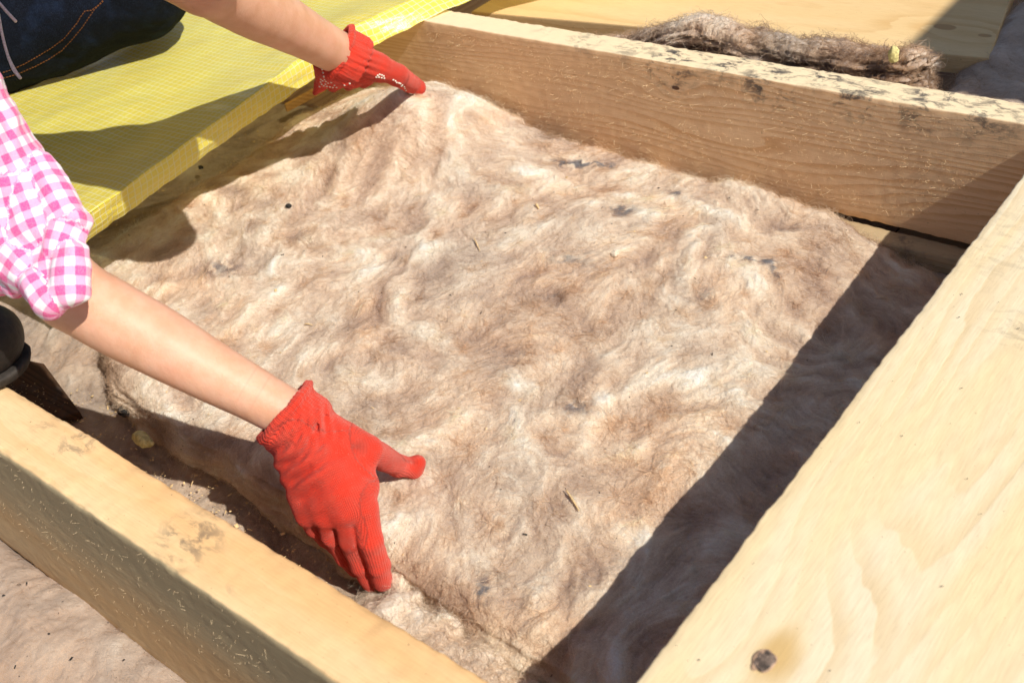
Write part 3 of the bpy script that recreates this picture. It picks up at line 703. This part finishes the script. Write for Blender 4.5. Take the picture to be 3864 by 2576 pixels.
body += [(shN, chest, .05, .06), (chest, shF, .06, .05), (neck, headc+np.array([-.05, 0, .04]), .052, .05), (headc+np.array([-.01, 0, .025]), headc+np.array([.035, 0, -.02]), .085, .062),
        (headc+np.array([.085, 0, -.012]), headc+np.array([.075, 0, -.040]), .012, .015), (chest, pel, .11, .12)]
WR, EL, MK = wrN, elN, und(958, 1465, 1.095)
M_SKIN = skin_mat()
def body_f(p):
    return union(p, body, .010)+.0008*perlin(p[:, 0]*22, p[:, 1]*22, p[:, 2]*22, 4)
lo_, hi_ = bounds(body, .02)
V, Fq = sdf_mesh(body_f, lo_, hi_, .005, .01)
mesh_obj('body', V, Fq, M_SKIN, person)
# hair cap
m_hair = plain('brown_hair', (.07, .04, .022), .5, .5, .4, 200, .002)
hp = [(headc+np.array([-.03, 0, .045]), headc+np.array([.02, 0, .02]), .088, .08), (headc+np.array([-.09, 0, .0]), headc+np.array([-.16, .02, -.03]), .04, .03)]
def hair_f(p): return np.maximum(union(p, hp, .03), -capd(p, headc+np.array([.07, 0, -.06]), headc+np.array([.12, 0, -.10]), .075, .08))
lo_, hi_ = bounds(hp, .02); V, Fq = sdf_mesh(hair_f, lo_, hi_, .006); mesh_obj('hair', V, Fq, m_hair, person)

# gloves ------------------------------------------------------------
def glove_mat():
    m, t, b = new_mat('red_knit'); g = N(t)
    at = g.n('ShaderNodeAttribute'); at.attribute_name = 'knit'
    sp = g.n('ShaderNodeSeparateXYZ'); g.link(at.outputs['Vector'], sp.inputs[0])
    geo = g.n('ShaderNodeNewGeometry').outputs['Position']
    wv = g.math('SINE', g.math('MULTIPLY', sp.outputs[1], 2*math.pi/.0018)); wu = g.math('SINE', g.math('MULTIPLY', sp.outputs[0], 2*math.pi/.0024))
    st = g.math('ADD', g.math('MULTIPLY', wv, .6), g.math('MULTIPLY', wu, .4))
    n1 = g.noise(geo, 45, 4, .6); n2 = g.noise(geo, 900, 2)
    c = g.mix(g.map(n1, .35, .7), (.66, .042, .020), (.58, .060, .036))
    c = g.mix(g.math('MULTIPLY', g.map(st, -.2, -1.0), .45), c, (.30, .012, .008))
    c = g.mix(g.math('MULTIPLY', g.map(g.noise(geo, 28, 5, .7), .55, .8), .35), c, (.30, .11, .07))
    c = g.mix(g.math('MULTIPLY', g.map(n2, .66, .75), .6), c, (.85, .35, .25))
    g.link(c, b.inputs['Base Color']); b.inputs['Roughness'].default_value = .85; b.inputs['Specular IOR Level'].default_value = .15
    b.inputs['Sheen Weight'].default_value = .35; b.inputs['Sheen Roughness'].default_value = .5; b.inputs['Sheen Tint'].default_value = (1, .45, .38, 1)
    g.link(g.bump(g.math('ADD', g.math('MULTIPLY', st, .7), n2), .0009, .7), b.inputs['Normal'])
    return m
M_GLOVE = glove_mat()
def make_glove(hand, cuff_a, cuff_b, cuff_r, k, wrinkle_c, seed, kf=.004, fingers=(), palm=None):
    """hand/fingers: limb sections; the cuff is an open ribbed tube from cuff_a (rim) to cuff_b"""
    ax = (cuff_b-cuff_a)/np.linalg.norm(cuff_b-cuff_a); ref = np.array([.2, .1, .97]); n1 = np.cross(ax, ref); n1 /= np.linalg.norm(n1); n2 = np.cross(ax, n1); CL = np.linalg.norm(cuff_b-cuff_a)
    def f(p):
        d = union(p, hand, k)
        for fi in fingers:
            e = union(p, fi, .004); d = smin(d, e, kf)
        w_ = p-cuff_a; s = w_@ax; th = np.arctan2(w_@n2, w_@n1); r = np.sqrt(np.maximum((w_**2).sum(1)-s*s, 0))
        rr = np.interp(s/CL, [-.1, 0, .12, .3, 1.0, 1.6], [cuff_r*1.08, cuff_r*1.06, cuff_r*1.10, cuff_r*1.04, cuff_r*1.08, cuff_r*.9])
        rr = rr*(1+.035*np.sin(2*th+seed)+.02*np.sin(3*th+1))
        rib = .0007*np.cos(th*44)*sstep(1.5, .4, s/CL)
        edge = .0016*perlin(np.cos(th)*1.4, np.sin(th)*1.4, 0, seed+3)
        outer = np.maximum(np.maximum(r-rr-rib, -s+edge), s-CL*1.25)*.9
        roll = np.hypot(r-rr*1.0, s-.004-edge)-.0046-.0006*np.cos(th*44)
        d = smin(smin(d, outer, .010), roll, .004)
        wr_ = 0
        for (c, dr, wl, rad, amp) in wrinkle_c:
            q = p-c; g_ = np.exp(-(q**2).sum(1)/rad**2); ph = q@dr/wl*2*math.pi+1.6*perlin(p[:, 0]*28, p[:, 1]*28, p[:, 2]*28, seed)
            wr_ = wr_+amp*g_*np.sin(ph)
        wr_ = wr_+.0010*perlin(p[:, 0]*60, p[:, 1]*60, p[:, 2]*60, seed+8)
        inner = np.maximum(r-rr+.0055, s-CL*.28)+np.maximum(wr_, 0)
        d = np.maximum(d+wr_, -inner)
        return d
    allp = list(hand)+[q for fi in fingers for q in fi]
    lo_, hi_ = bounds(allp+[(cuff_a, cuff_b, cuff_r*1.25, cuff_r)], .012)
    V, Fq = sdf_mesh(f, lo_, hi_, .0016, .008)
    o = mesh_obj('glove', V, Fq, M_GLOVE, person)
    U = prim_uv(V, [palm]+[(fi[0][0], fi[-1][1], fi[0][2], fi[-1][3]) for fi in fingers]+[(cuff_a, cuff_b, cuff_r, cuff_r)]); add_vec(o, 'knit', U)
    return o, V, Fq
# near hand: back of the hand up, thumb on the wool, fingers tucked behind the edge
DD = 1.115
def hN(x, y, d): return und(x, y, d)
viewN = ray(1250, 1800); viewN = viewN/np.linalg.norm(viewN)
kn = [hN(1372, 1915, 1.098), hN(1300, 1930, 1.100), (hN(1228, 1940, 1.110)), hN(1165, 1945, 1.124)]
handN = [(hN(1135, 1625, 1.116), kn[0], .026, .0150), (hN(1130, 1640, 1.116), kn[1], .026, .0155), (hN(1120, 1650, 1.120), kn[2], .025, .0150), (hN(1110, 1660, 1.124), kn[3], .024, .0135),
         (hN(1122, 1715, 1.124), hN(1164, 1890, 1.124), .0160, .0148), (hN(1190, 1610, 1.118), hN(1385, 1700, 1.122), .022, .0165), (hN(1290, 1700, 1.118), hN(1370, 1830, 1.112), .020, .0165), (hN(1210, 1740, 1.124), hN(1250, 1870, 1.12), .026, .020)]
tipI = un(1440, 2195, -.186)
tN = onbatt(1566, 1772)+np.array([0, 0, .0085]); dN = float((RM.T@(tN-CP))[2])
print('near thumb', tN, dN)
thumb = [(hN(1385, 1695, 1.122), hN(1500, 1755, dN-.018), .0155, .0125), (hN(1500, 1755, dN-.018), hN(1562, 1766, dN), .0125, .0112), (hN(1562, 1766, dN), hN(1574, 1748, dN-.004), .0105, .0098)]
index = [(kn[0], hN(1398, 2040, 1.106), .0146, .0128), (hN(1398, 2040, 1.106), hN(1428, 2130, 1.128), .0126, .0118), (hN(1428, 2130, 1.128), hN(1442, 2192, 1.148), .0116, .0112)]
middle = [(kn[1], hN(1325, 2040, 1.114), .0135, .0122), (hN(1325, 2040, 1.114), hN(1362, 2130, 1.140), .0120, .0112), (hN(1362, 2130, 1.140), hN(1400, 2195, 1.165), .011, .0105)]
ringf = [(kn[2], hN(1255, 2020, 1.128), .0130, .0116), (hN(1255, 2020, 1.128), hN(1305, 2098, 1.155), .0115, .0106), (hN(1305, 2098, 1.155), hN(1345, 2145, 1.178), .0105, .010)]
pinky = [(kn[3], hN(1190, 1985, 1.140), .0120, .0106), (hN(1190, 1985, 1.140), hN(1232, 2030, 1.165), .0105, .0098), (hN(1232, 2030, 1.165), hN(1265, 2060, 1.185), .0095, .009)]
axN = (kn[1]-wrN); axN /= np.linalg.norm(axN)
crossN = np.cross(axN, viewN); crossN /= np.linalg.norm(crossN)
wrk = [(hN(1110, 1720, 1.10), axN, .017, .032, .0036), (hN(1165, 1650, 1.09), axN*.8+crossN*.5, .010, .026, .0018), (hN(1170, 1850, 1.095), axN, .026, .030, .0030),
       (hN(1220, 1590, 1.09), axN*.4+crossN*.9, .009, .024, .0013), (hN(1150, 1780, 1.10), axN, .021, .03, .0022), (hN(1400, 1790, 1.10), axN*.5-crossN*.8, .012, .012, .0010)]
gN, gV, gF = make_glove(handN, und(1068, 1545, 1.112), und(1148, 1610, 1.116), .0335, .013, wrk, 2, .0022, [thumb, index, middle, ringf, pinky], (wrN, (kn[1]+kn[2])/2, .034, .036))
gN['label'] = 'red knitted glove with gathered cuff, back of the hand up'
# far hand: thumb on top of the wool, palm towards us, fingers over the far corner
def hF(x, y, d): return und(x, y, d)
tF = onbatt(1572, 336)+np.array([0, 0, .010]); dF = float((RM.T@(tF-CP))[2])
print('far thumb', tF, dF)
kf4 = [hF(1400, 275, 1.745), hF(1340, 285, 1.745), hF(1280, 290, 1.74), hF(1235, 285, 1.72)]
handF = [(hF(1310, 215, 1.670), hF(1425, 250, 1.692), .029, .0205), (hF(1305, 225, 1.675), kf4[0], .029, .015), (hF(1285, 232, 1.68), kf4[1], .029, .015), (hF(1262, 240, 1.68), kf4[2], .027, .015), (hF(1240, 245, 1.675), kf4[3], .023, .0145),
         (hF(1232, 292, 1.70), hF(1330, 290, 1.71), .0155, .0145), (hF(1330, 290, 1.71), hF(1425, 270, 1.70), .0145, .0145)]
thumbF = [(hF(1420, 252, 1.692), hF(1500, 284, 1.722), .0205, .0175), (hF(1500, 284, 1.722), hF(1556, 320, dF-.012), .0172, .0152), (hF(1556, 320, dF-.012), hF(1577, 331, dF-.006), .0148, .0136)]
littF = [(kf4[3], hF(1210, 318, 1.715), .0135, .0105), (hF(1210, 318, 1.715), hF(1188, 352, 1.722), .0095, .0042)]
oth = [[(kf4[i], hF(x_, y_, d_), .014, .012), (hF(x_, y_, d_), hF(x_-14, y_+16, d_+.03), .0115, .010)] for i, x_, y_, d_ in ((0, 1385, 296, 1.80), (1, 1330, 304, 1.80), (2, 1270, 310, 1.79))]
axF = hF(1450, 262, 1.70)-wrF; axF /= np.linalg.norm(axF)
wrkF = [(hF(1390, 240, 1.66), np.cross(axF, ray(1380, 240)/1.2), .008, .03, .0012), (hF(1310, 280, 1.67), np.cross(axF, ray(1380, 240)/1.2), .011, .03, .0012)]
gFo, gV2, gF2 = make_glove(handF, und(1272, 195, 1.665), und(1345, 235, 1.68), .0370, .012, wrkF, 6, .006, [thumbF, littF]+oth, (wrF, hF(1450, 275, 1.70), .034, .03))
gFo['label'] = 'red knitted glove with white grip dots, thumb pressed on the wool'
# grip dots on the far palm
bv = BVHTree.FromPolygons([Vector(q) for q in gV2], gF2.tolist())
m_dot = plain('white_rubber_dot', (.78, .74, .62), .5, .4, .1)
DV, DF = [], []
dots = [(1425, 286), (1433, 282), (1441, 284), (1448, 288), (1420, 292), (1430, 292), (1440, 294), (1450, 296), (1484, 302), (1492, 306), (1505, 314), (1511, 316), (1518, 322), (1525, 328), (1528, 334), (1532, 341), (1546, 352), (1553, 354), (1563, 356), (1497, 312), (1515, 325),
        (1217, 262), (1219, 275), (1222, 290), (1211, 300), (1225, 300), (1230, 308), (1238, 314), (1250, 312), (1214, 318), (1206, 327), (1222, 324), (1233, 326), (1245, 328), (1262, 322), (1300, 322), (1320, 316), (1210, 310), (1228, 318), (1256, 330), (1270, 330), (1218, 305)]
for (x, y) in dots:
    hit = bv.ray_cast(Vector(CP), Vector(ray(x, y)).normalized())
    if hit[0] is None: continue
    c, nrm_ = np.array(hit[0]), np.array(hit[1]); a1 = np.cross(nrm_, [.3, .5, .8]); a1 /= np.linalg.norm(a1); a2 = np.cross(nrm_, a1); b0 = len(DV)
    for j, (rr, hh) in enumerate(((1.0, -.3), (.75, .55))):
        for i in range(8): DV.append(c+.0017*rr*(a1*math.cos(i*math.pi/4)+a2*math.sin(i*math.pi/4))+nrm_*.0016*hh)
    DV.append(c+nrm_*.0013)
    for i in range(8):
        DF.append((b0+i, b0+(i+1) % 8, b0+8+(i+1) % 8, b0+8+i)); DF.append((b0+8+i, b0+8+(i+1) % 8, b0+16))
o = mesh_obj('grip_dots', DV, DF, m_dot, gFo); o['kind'] = 'stuff'

# shirt ---------------------------------------------------------------
def gingham():
    m, t, b = new_mat('pink_gingham_cotton'); g = N(t)
    at = g.n('ShaderNodeAttribute'); at.attribute_name = 'weave'
    sp = g.n('ShaderNodeSeparateXYZ'); g.link(at.outputs['Vector'], sp.inputs[0])
    s = []
    for c_ in (0, 1):
        f_ = g.math('FRACT', g.math('MULTIPLY', sp.outputs[c_], 1/.0176)); f_ = g.math('ABSOLUTE', g.math('SUBTRACT', f_, .5)); s.append(g.map(f_, .235, .265))
    tot = g.math('MULTIPLY', g.math('ADD', s[0], s[1]), .5)
    geo = g.n('ShaderNodeNewGeometry').outputs['Position']; n1 = g.noise(geo, 900, 2)
    c = g.ramp(tot, [(0, (.84, .81, .83)), (.5, (.84, .36, .55)), (1.0, (.80, .09, .30))])
    c = g.mix(g.math('MULTIPLY', g.map(n1, .4, .7), .2), c, (.86, .78, .82))
    g.link(c, b.inputs['Base Color']); b.inputs['Roughness'].default_value = .9; b.inputs['Specular IOR Level'].default_value = .1
    b.inputs['Sheen Weight'].default_value = .2
    g.link(g.bump(g.math('ADD', n1, g.math('MULTIPLY', g.noise(geo, 120, 3), 1.5)), .0015, .5), b.inputs['Normal'])
    return m
M_SHIRT = gingham()
sleeve = [(shN, und(-38, 640, 1.043), 0.0545, 0.0490), (und(-38, 640, 1.043), und(30, 880, 1.052), 0.0490, 0.0425), (und(150, 640, 1.0395), und(262, 850, 1.0230), 0.0166, 0.0183),
          (und(262, 850, 1.0230), und(230, 930, 1.0166), 0.0183, 0.0178), (und(264, 965, 1.0102), und(268, 1095, 1.0057), 0.0166, 0.0174), (und(150, 1075, 1.0139), und(192, 1135, 1.0084), 0.0155, 0.0166), (und(15, 880, 1.0550), und(120, 1000, 1.0386), 0.0388, 0.0274),
          (und(-60, 1010, 1.0623), und(60, 1060, 1.0504), 0.0247, 0.0164), (und(215, 980, 1.0249), und(225, 1080, 1.0212), 0.0210, 0.0210), (und(90, 700, 1.0459), und(150, 860, 1.0367), 0.0311, 0.0311)]
torso = [(shN, chest, .060, .075), (chest, shF, .075, .064), (chest, pel, .125, .14), (shF, shF+(elF-shF)*.45, .060, .058)]
def shirt_f(p):
    d = union(p, sleeve, .0045)
    wr = .0045*fbm(p[:, 0]*18+p[:, 2]*9, p[:, 1]*24, p[:, 2]*18, 3, 5)-.0045*np.abs(perlin(p[:, 0]*14-p[:, 2]*20, p[:, 1]*30, p[:, 2]*12, 25))+.0045*np.abs(perlin(p[:, 0]*40, p[:, 1]*22, p[:, 2]*40, 9))
    return d+wr
lo_, hi_ = bounds(sleeve, .015); V, Fq = sdf_mesh(shirt_f, lo_, hi_, .0022, .012)
oSl = mesh_obj('shirt_sleeve', V, Fq, M_SHIRT, person); add_vec(oSl, 'weave', prim_uv(V, sleeve)); oSl['label'] = 'rolled-up sleeve of pink and white gingham'
lo_, hi_ = bounds(torso, .02); V, Fq = sdf_mesh(lambda p: union(p, torso, .05)+.006*fbm(p[:, 0]*9, p[:, 1]*9, p[:, 2]*9, 3, 6), lo_, hi_, .009, .02)
oT = mesh_obj('shirt', V, Fq, M_SHIRT, person); add_vec(oT, 'weave', prim_uv(V, torso))

# jeans ----------------------------------------------------------------
def denim():
    m, t, b = new_mat('dark_denim'); g = N(t); geo = g.n('ShaderNodeNewGeometry').outputs['Position']
    n1 = g.noise(geo, 16, 4, .6); n2 = g.noise(geo, 1200, 2)
    c = g.mix(g.map(n1, .5, .75), (.0035, .0045, .008), (.009, .017, .040))
    c = g.mix(g.math('MULTIPLY', g.map(n2, .5, .75), .35), c, (.06, .085, .14))
    g.link(c, b.inputs['Base Color']); b.inputs['Roughness'].default_value = .9; b.inputs['Specular IOR Level'].default_value = .1
    g.link(g.bump(g.math('ADD', n2, g.math('MULTIPLY', g.noise(geo, 90, 4), 2)), .0018, .6), b.inputs['Normal'])
    return m
M_JEAN = denim()
kneeF = und(498, -75, 1.86); hipF = und(-380, 295, 1.92)
kneeN = np.array([-1.42, .22, .42]); hipN = np.array([-1.84, .56, .33]); footN = np.array([-1.30, .285, .10])
legs = [(kneeF, hipF, .095, .100), (hipF, pel+np.array([0, .06, -.04]), .092, .12), (kneeF+np.array([-.03, .03, -.01]), np.array([-2.2, 1.2, .095]), .085, .055), (hipN, kneeN, .10, .078), (kneeN, footN, .074, .055), (pel, pel+np.array([-.02, -.06, -.02]), .15, .15)]
def jean_f(p):
    d = union(p, legs, .035)
    return d+.006*fbm(p[:, 0]*8, p[:, 1]*12, p[:, 2]*12, 3, 15)+.0028*np.abs(perlin(p[:, 0]*24+p[:, 2]*20, p[:, 1]*26, p[:, 2]*14, 19))
lo_, hi_ = bounds(legs, .02); V, Fq = sdf_mesh(jean_f, lo_, hi_, .0055, .02)
oJ = mesh_obj('jeans', V, Fq, M_JEAN, person)
bvj = BVHTree.FromPolygons([Vector(q) for q in V], Fq.tolist())
m_st = plain('orange_thread', (.24, .085, .02), .7, .2, .2)
SV = []
for line in ([(388, 2), (372, 20), (345, 40), (321, 42), (306, 62), (290, 89), (241, 147), (190, 184), (147, 210), (95, 240), (45, 263), (0, 277)], [(390, -30), (388, 8), (357, 36), (335, 68), (308, 107), (270, 152), (232, 192), (180, 226), (134, 250), (70, 278), (0, 299)]):
    pts = np.array(line, float); dl = np.r_[0, np.cumsum(np.linalg.norm(np.diff(pts, axis=0), axis=1))]
    for s in np.arange(0, dl[-1]-8, 11.5):
        seg = []
        for q in np.linspace(s, s+7.5, 4):
            x, y = np.interp(q, dl, pts[:, 0]), np.interp(q, dl, pts[:, 1]); hit = bvj.ray_cast(Vector(CP), Vector(ray(x, y)).normalized())
            if hit[0] is not None: seg.append(np.array(hit[0])+np.array(hit[1])*.0006)
        if len(seg) == 4: SV.append(seg)
if SV: hair('stitching', np.array(SV), np.full(len(SV), .0007), m_st, oJ)
# drawstrings, boot ------------------------------------------------------
m_cord = plain('white_cord', (.74, .69, .70), .8, .2, .2, 400, .001)
def tube(name, pts, rad, mat, parent=None, nseg=8):
    pts = np.array(pts, float); t_ = np.linspace(0, len(pts)-1, (len(pts)-1)*8+1); k = np.arange(len(pts))
    # smooth by local quadratic blend
    C = np.stack([np.interp(t_, k, pts[:, i]) for i in range(3)], -1)
    for _ in range(12): C[1:-1] = .25*C[:-2]+.5*C[1:-1]+.25*C[2:]
    T = np.gradient(C, axis=0); T /= np.linalg.norm(T, axis=1, keepdims=True)
    n1 = np.cross(T, [.3, .8, .5]); n1 /= np.linalg.norm(n1, axis=1, keepdims=True); n2 = np.cross(T, n1); V = []
    rad = np.interp(np.linspace(0, 1, len(C)), np.linspace(0, 1, len(np.atleast_1d(rad))), np.atleast_1d(rad))
    for i in range(len(C)):
        for j in range(nseg):
            a = 2*math.pi*j/nseg; V.append(C[i]+rad[i]*(n1[i]*math.cos(a)+n2[i]*math.sin(a)))
    Fc = [(i*nseg+j, i*nseg+(j+1) % nseg, (i+1)*nseg+(j+1) % nseg, (i+1)*nseg+j) for i in range(len(C)-1) for j in range(nseg)]
    Fc += [tuple(range(nseg))[::-1], tuple((len(C)-1)*nseg+j for j in range(nseg))]
    return mesh_obj(name, V, Fc, mat, parent)
tube('drawstring', [und(-60, -30, 1.36), und(-10, 2, 1.36), und(20, 40, 1.355), und(60, 82, 1.35)], .0019, m_cord, person)
tube('drawstring', [und(-30, -60, 1.37), und(-4, 60, 1.37), und(6, 125, 1.365), und(28, 210, 1.36), und(52, 265, 1.36), und(78, 297, 1.36)], [.0017, .0017, .0017, .0018, .0026, .0019], m_cord, person)
m_boot = plain('dark_brown_leather', (.016, .012, .010), .6, .4, .35, 120, .0015); m_sole = plain('worn_rubber_sole', (.045, .038, .032), .8, .2, .3, 80, .0015)
t0 = un(95, 1375, .03)
toe = np.array([-1.112, .322, .042]); heel = np.array([-1.37, .255, .045])
bootp = [(toe+np.array([-.045, -.008, .004]), heel+np.array([.05, 0, .02]), .049, .050, (0, 0, 1), .85), (heel+np.array([.06, 0, .03]), footN+np.array([-.03, 0, .07]), .05, .05)]
lo_, hi_ = bounds(bootp, .02); V, Fq = sdf_mesh(lambda p: np.maximum(union(p, bootp, .03)+.001*perlin(p[:, 0]*30, p[:, 1]*30, p[:, 2]*30, 3), .016-p[:, 2]), lo_, hi_, .004)
bt = mesh_obj('boot', V, Fq, m_boot, person)
solep = [(toe+np.array([-.042, -.008, -.01]), heel+np.array([.05, 0, -.01]), .0475, .048)]
lo_, hi_ = bounds(solep, .02); V, Fq = sdf_mesh(lambda p: np.maximum(np.maximum(union(p, solep, .01), p[:, 2]-.017), .0015-p[:, 2]), lo_, hi_, .004)
mesh_obj('sole', V, Fq, m_sole, bt)

# ------------------------------------------------------------------ small debris
m_black = plain('charred_crumb', (.035, .033, .03), .8, .2, .5, 200, .002)
m_chip = plain('wood_chip', (.72, .52, .26), .7, .3, .25, 200, .001)
m_yel = plain('yellow_glass_wool', (.66, .58, .25), .9, .1, .25, 160, .003)
def lump(name, c, r, mat, seed, sq=(1, 1, .6), vox=6, parent=None, amp=.45):
    c = np.array(c, float)
    f = lambda p: (np.linalg.norm((p-c)/np.array(sq), axis=1)-r*(1+amp*fbm((p[:, 0]-c[0])/r*.8, (p[:, 1]-c[1])/r*.8, (p[:, 2]-c[2])/r*.8, 3, seed)))*min(sq)
    V, Fq = sdf_mesh(f, c-r*1.8, c+r*1.8, r/vox, r*.5); return mesh_obj(name, V, Fq, mat, parent)
q = onbatt(1092, 782); tag(lump('crumb', q+np.array([0, 0, .003]), .0052, m_black, 3), 'black charred crumb on the wool, right of the elbow shadow', 'crumb')
q = un(758, 637, -.195); tag(lump('crumb', q+np.array([0, 0, .003]), .0052, m_black, 5), 'dark crumb lying in the yellowish shade of the film', 'crumb')
q = un(478, 1560, -.198); tag(lump('crumb', q+np.array([0, 0, .004]), .010, m_black, 7, (1, 1, .5)), 'dark greenish crumb among sawdust under the forearm', 'crumb')
def sliver(name, p0, p1, r, label, cat='splinter', mat=m_chip):
    mid = (p0+p1)/2+np.array([0, 0, .002]); o = tube(name, [p0, mid, p1], [r*.5, r, r*.4], mat, None, 5); return tag(o, label, cat)
up = np.array([0, 0, .0025])
sliver('straw', onbatt(2138, 1858)+up*1.6, onbatt(2186, 1932)+up, .0016, 'golden straw lying on the wool below the middle of the batt', 'straw')
sliver('wood_splinter', onbatt(1790, 905)+up*1.5, onbatt(1812, 952)+up, .0011, 'pale forked wood splinter in the middle of the wool', 'splinter')
sliver('wood_splinter', onbatt(2022, 775)+up, onbatt(2034, 792)+up, .0022, 'short thick pale splinter near the dark wool smudges', 'splinter')
sliver('wood_splinter', onbatt(1150, 1228)+up, onbatt(1182, 1232)+up, .0010, 'thin greenish splinter on the wool above the near glove', 'splinter')
q = un(545, 1672, -.19); tag(lump('yellow_wool_tuft', q+np.array([0, 0, .008]), .011, m_yel, 9, (1.6, .8, .8), 10, None, .3), 'small yellow wool tuft in shadow beside the near joist', 'tuft')
q = uny(3372, 208, 1.345); tag(lump('yellow_wool_tuft', q, .0085, m_yel, 12, (.9, .8, 1.3), 10, None, .28), 'small bright yellow wool tuft behind the back joist', 'tuft')
q = un(1515, 2215, -.185); tag(lump('wool_ball', q, .020, plain('pale_wool', (.72, .60, .45), .95, .1, .2, 300, .004), 15, (1, 1, .9)), 'small pale ball of wool touching the gloved fingertips', 'tuft')
q = onbatt(2318, 965); tag(lump('wool_knot', q+np.array([0, 0, .003]), .0062, bpy.data.materials['pale_wool'], 23, (1, 1, .7)), 'pale knotted lump of wool beside the dark smudges on the batt', 'tuft')
# sawdust and chips nobody could count
def flakes(name, n, area, zf, mat, s0, s1, seed, label=None):
    r_ = np.random.default_rng(seed); V = []; Fc = []
    for i in range(n):
        x, y = area(r_); z = zf(x, y); c = np.array([x, y, z+.0012]); a = r_.uniform(0, 6.28); s = r_.uniform(s0, s1)*(1 if r_.random() > .1 else 2); e = r_.uniform(.25, .9)
        d1 = np.array([math.cos(a), math.sin(a), r_.normal(0, .3)])*s; d2 = np.array([-math.sin(a), math.cos(a), r_.normal(0, .3)])*s*e; up_ = np.array([0, 0, s*.35]); b0 = len(V)
        V += [c-d1-d2*.6, c+d1*.9-d2, c+d1+d2*.7, c-d1*.8+d2, c+up_]
        Fc += [(b0, b0+1, b0+4), (b0+1, b0+2, b0+4), (b0+2, b0+3, b0+4), (b0+3, b0, b0+4), (b0+3, b0+2, b0+1, b0)]
    o = mesh_obj(name, V, Fc, mat, None, False); tag(o, label, 'debris', None, 'stuff'); return o
flakes('sawdust', 900, lambda r: (r.uniform(-1.35, -.75), r.uniform(.325, .46)), lambda x, y: -.211, m_chip, .0006, .0017, 1, 'pale sawdust scattered over the lower wool near the joist')
flakes('sawdust', 70, lambda r: (r.uniform(-1.45, -1.31), r.uniform(.38, .42)), lambda x, y: -.1995, m_chip, .0004, .0010, 8, 'sawdust lying on the dark plank offcut')
flakes('sawdust', 500, lambda r: (r.uniform(-1.75, -1.5), r.uniform(.55, 1.2)), lambda x, y: -.211, m_chip, .0006, .0018, 2, 'sawdust scattered under the edge of the yellow film')
gi = np.random.default_rng(9)
def on_top(r):
    k = r.integers(0, len(bvb_V)); return bvb_V[k, 0], bvb_V[k, 1]
flakes('dark_specks', 260, on_top, batt_z, m_black, .0005, .0013, 3, 'tiny dark specks sprinkled over the thick batt')
flakes('dark_specks', 200, lambda r: (r.uniform(-1.3, -.5), r.uniform(-.1, .235)), lambda x, y: -.237, m_black, .0005, .0016, 4, 'tiny dark specks on the pinkish wool')
flakes('chips', 90, on_top, batt_z, m_chip, .0007, .0020, 5, 'small yellow wood chips sprinkled over the thick batt')
flakes('dark_specks', 60, lambda r: (r.uniform(-.31, -.05), r.uniform(.3, 1.3)), lambda x, y: .0002, m_black, .0004, .0009, 6, 'tiny dark specks on the cream beam')
# upright blocker added out of view at the right to shade the far corner
pn = slab_quad('shade_panel', [(.56, 1.33), (.58, 1.33), (.58, 2.3), (.56, 2.3)], 1.12, -.02, m_panel)
tag(pn, 'added unseen panel beyond the right edge that shades the far corner', 'panel')
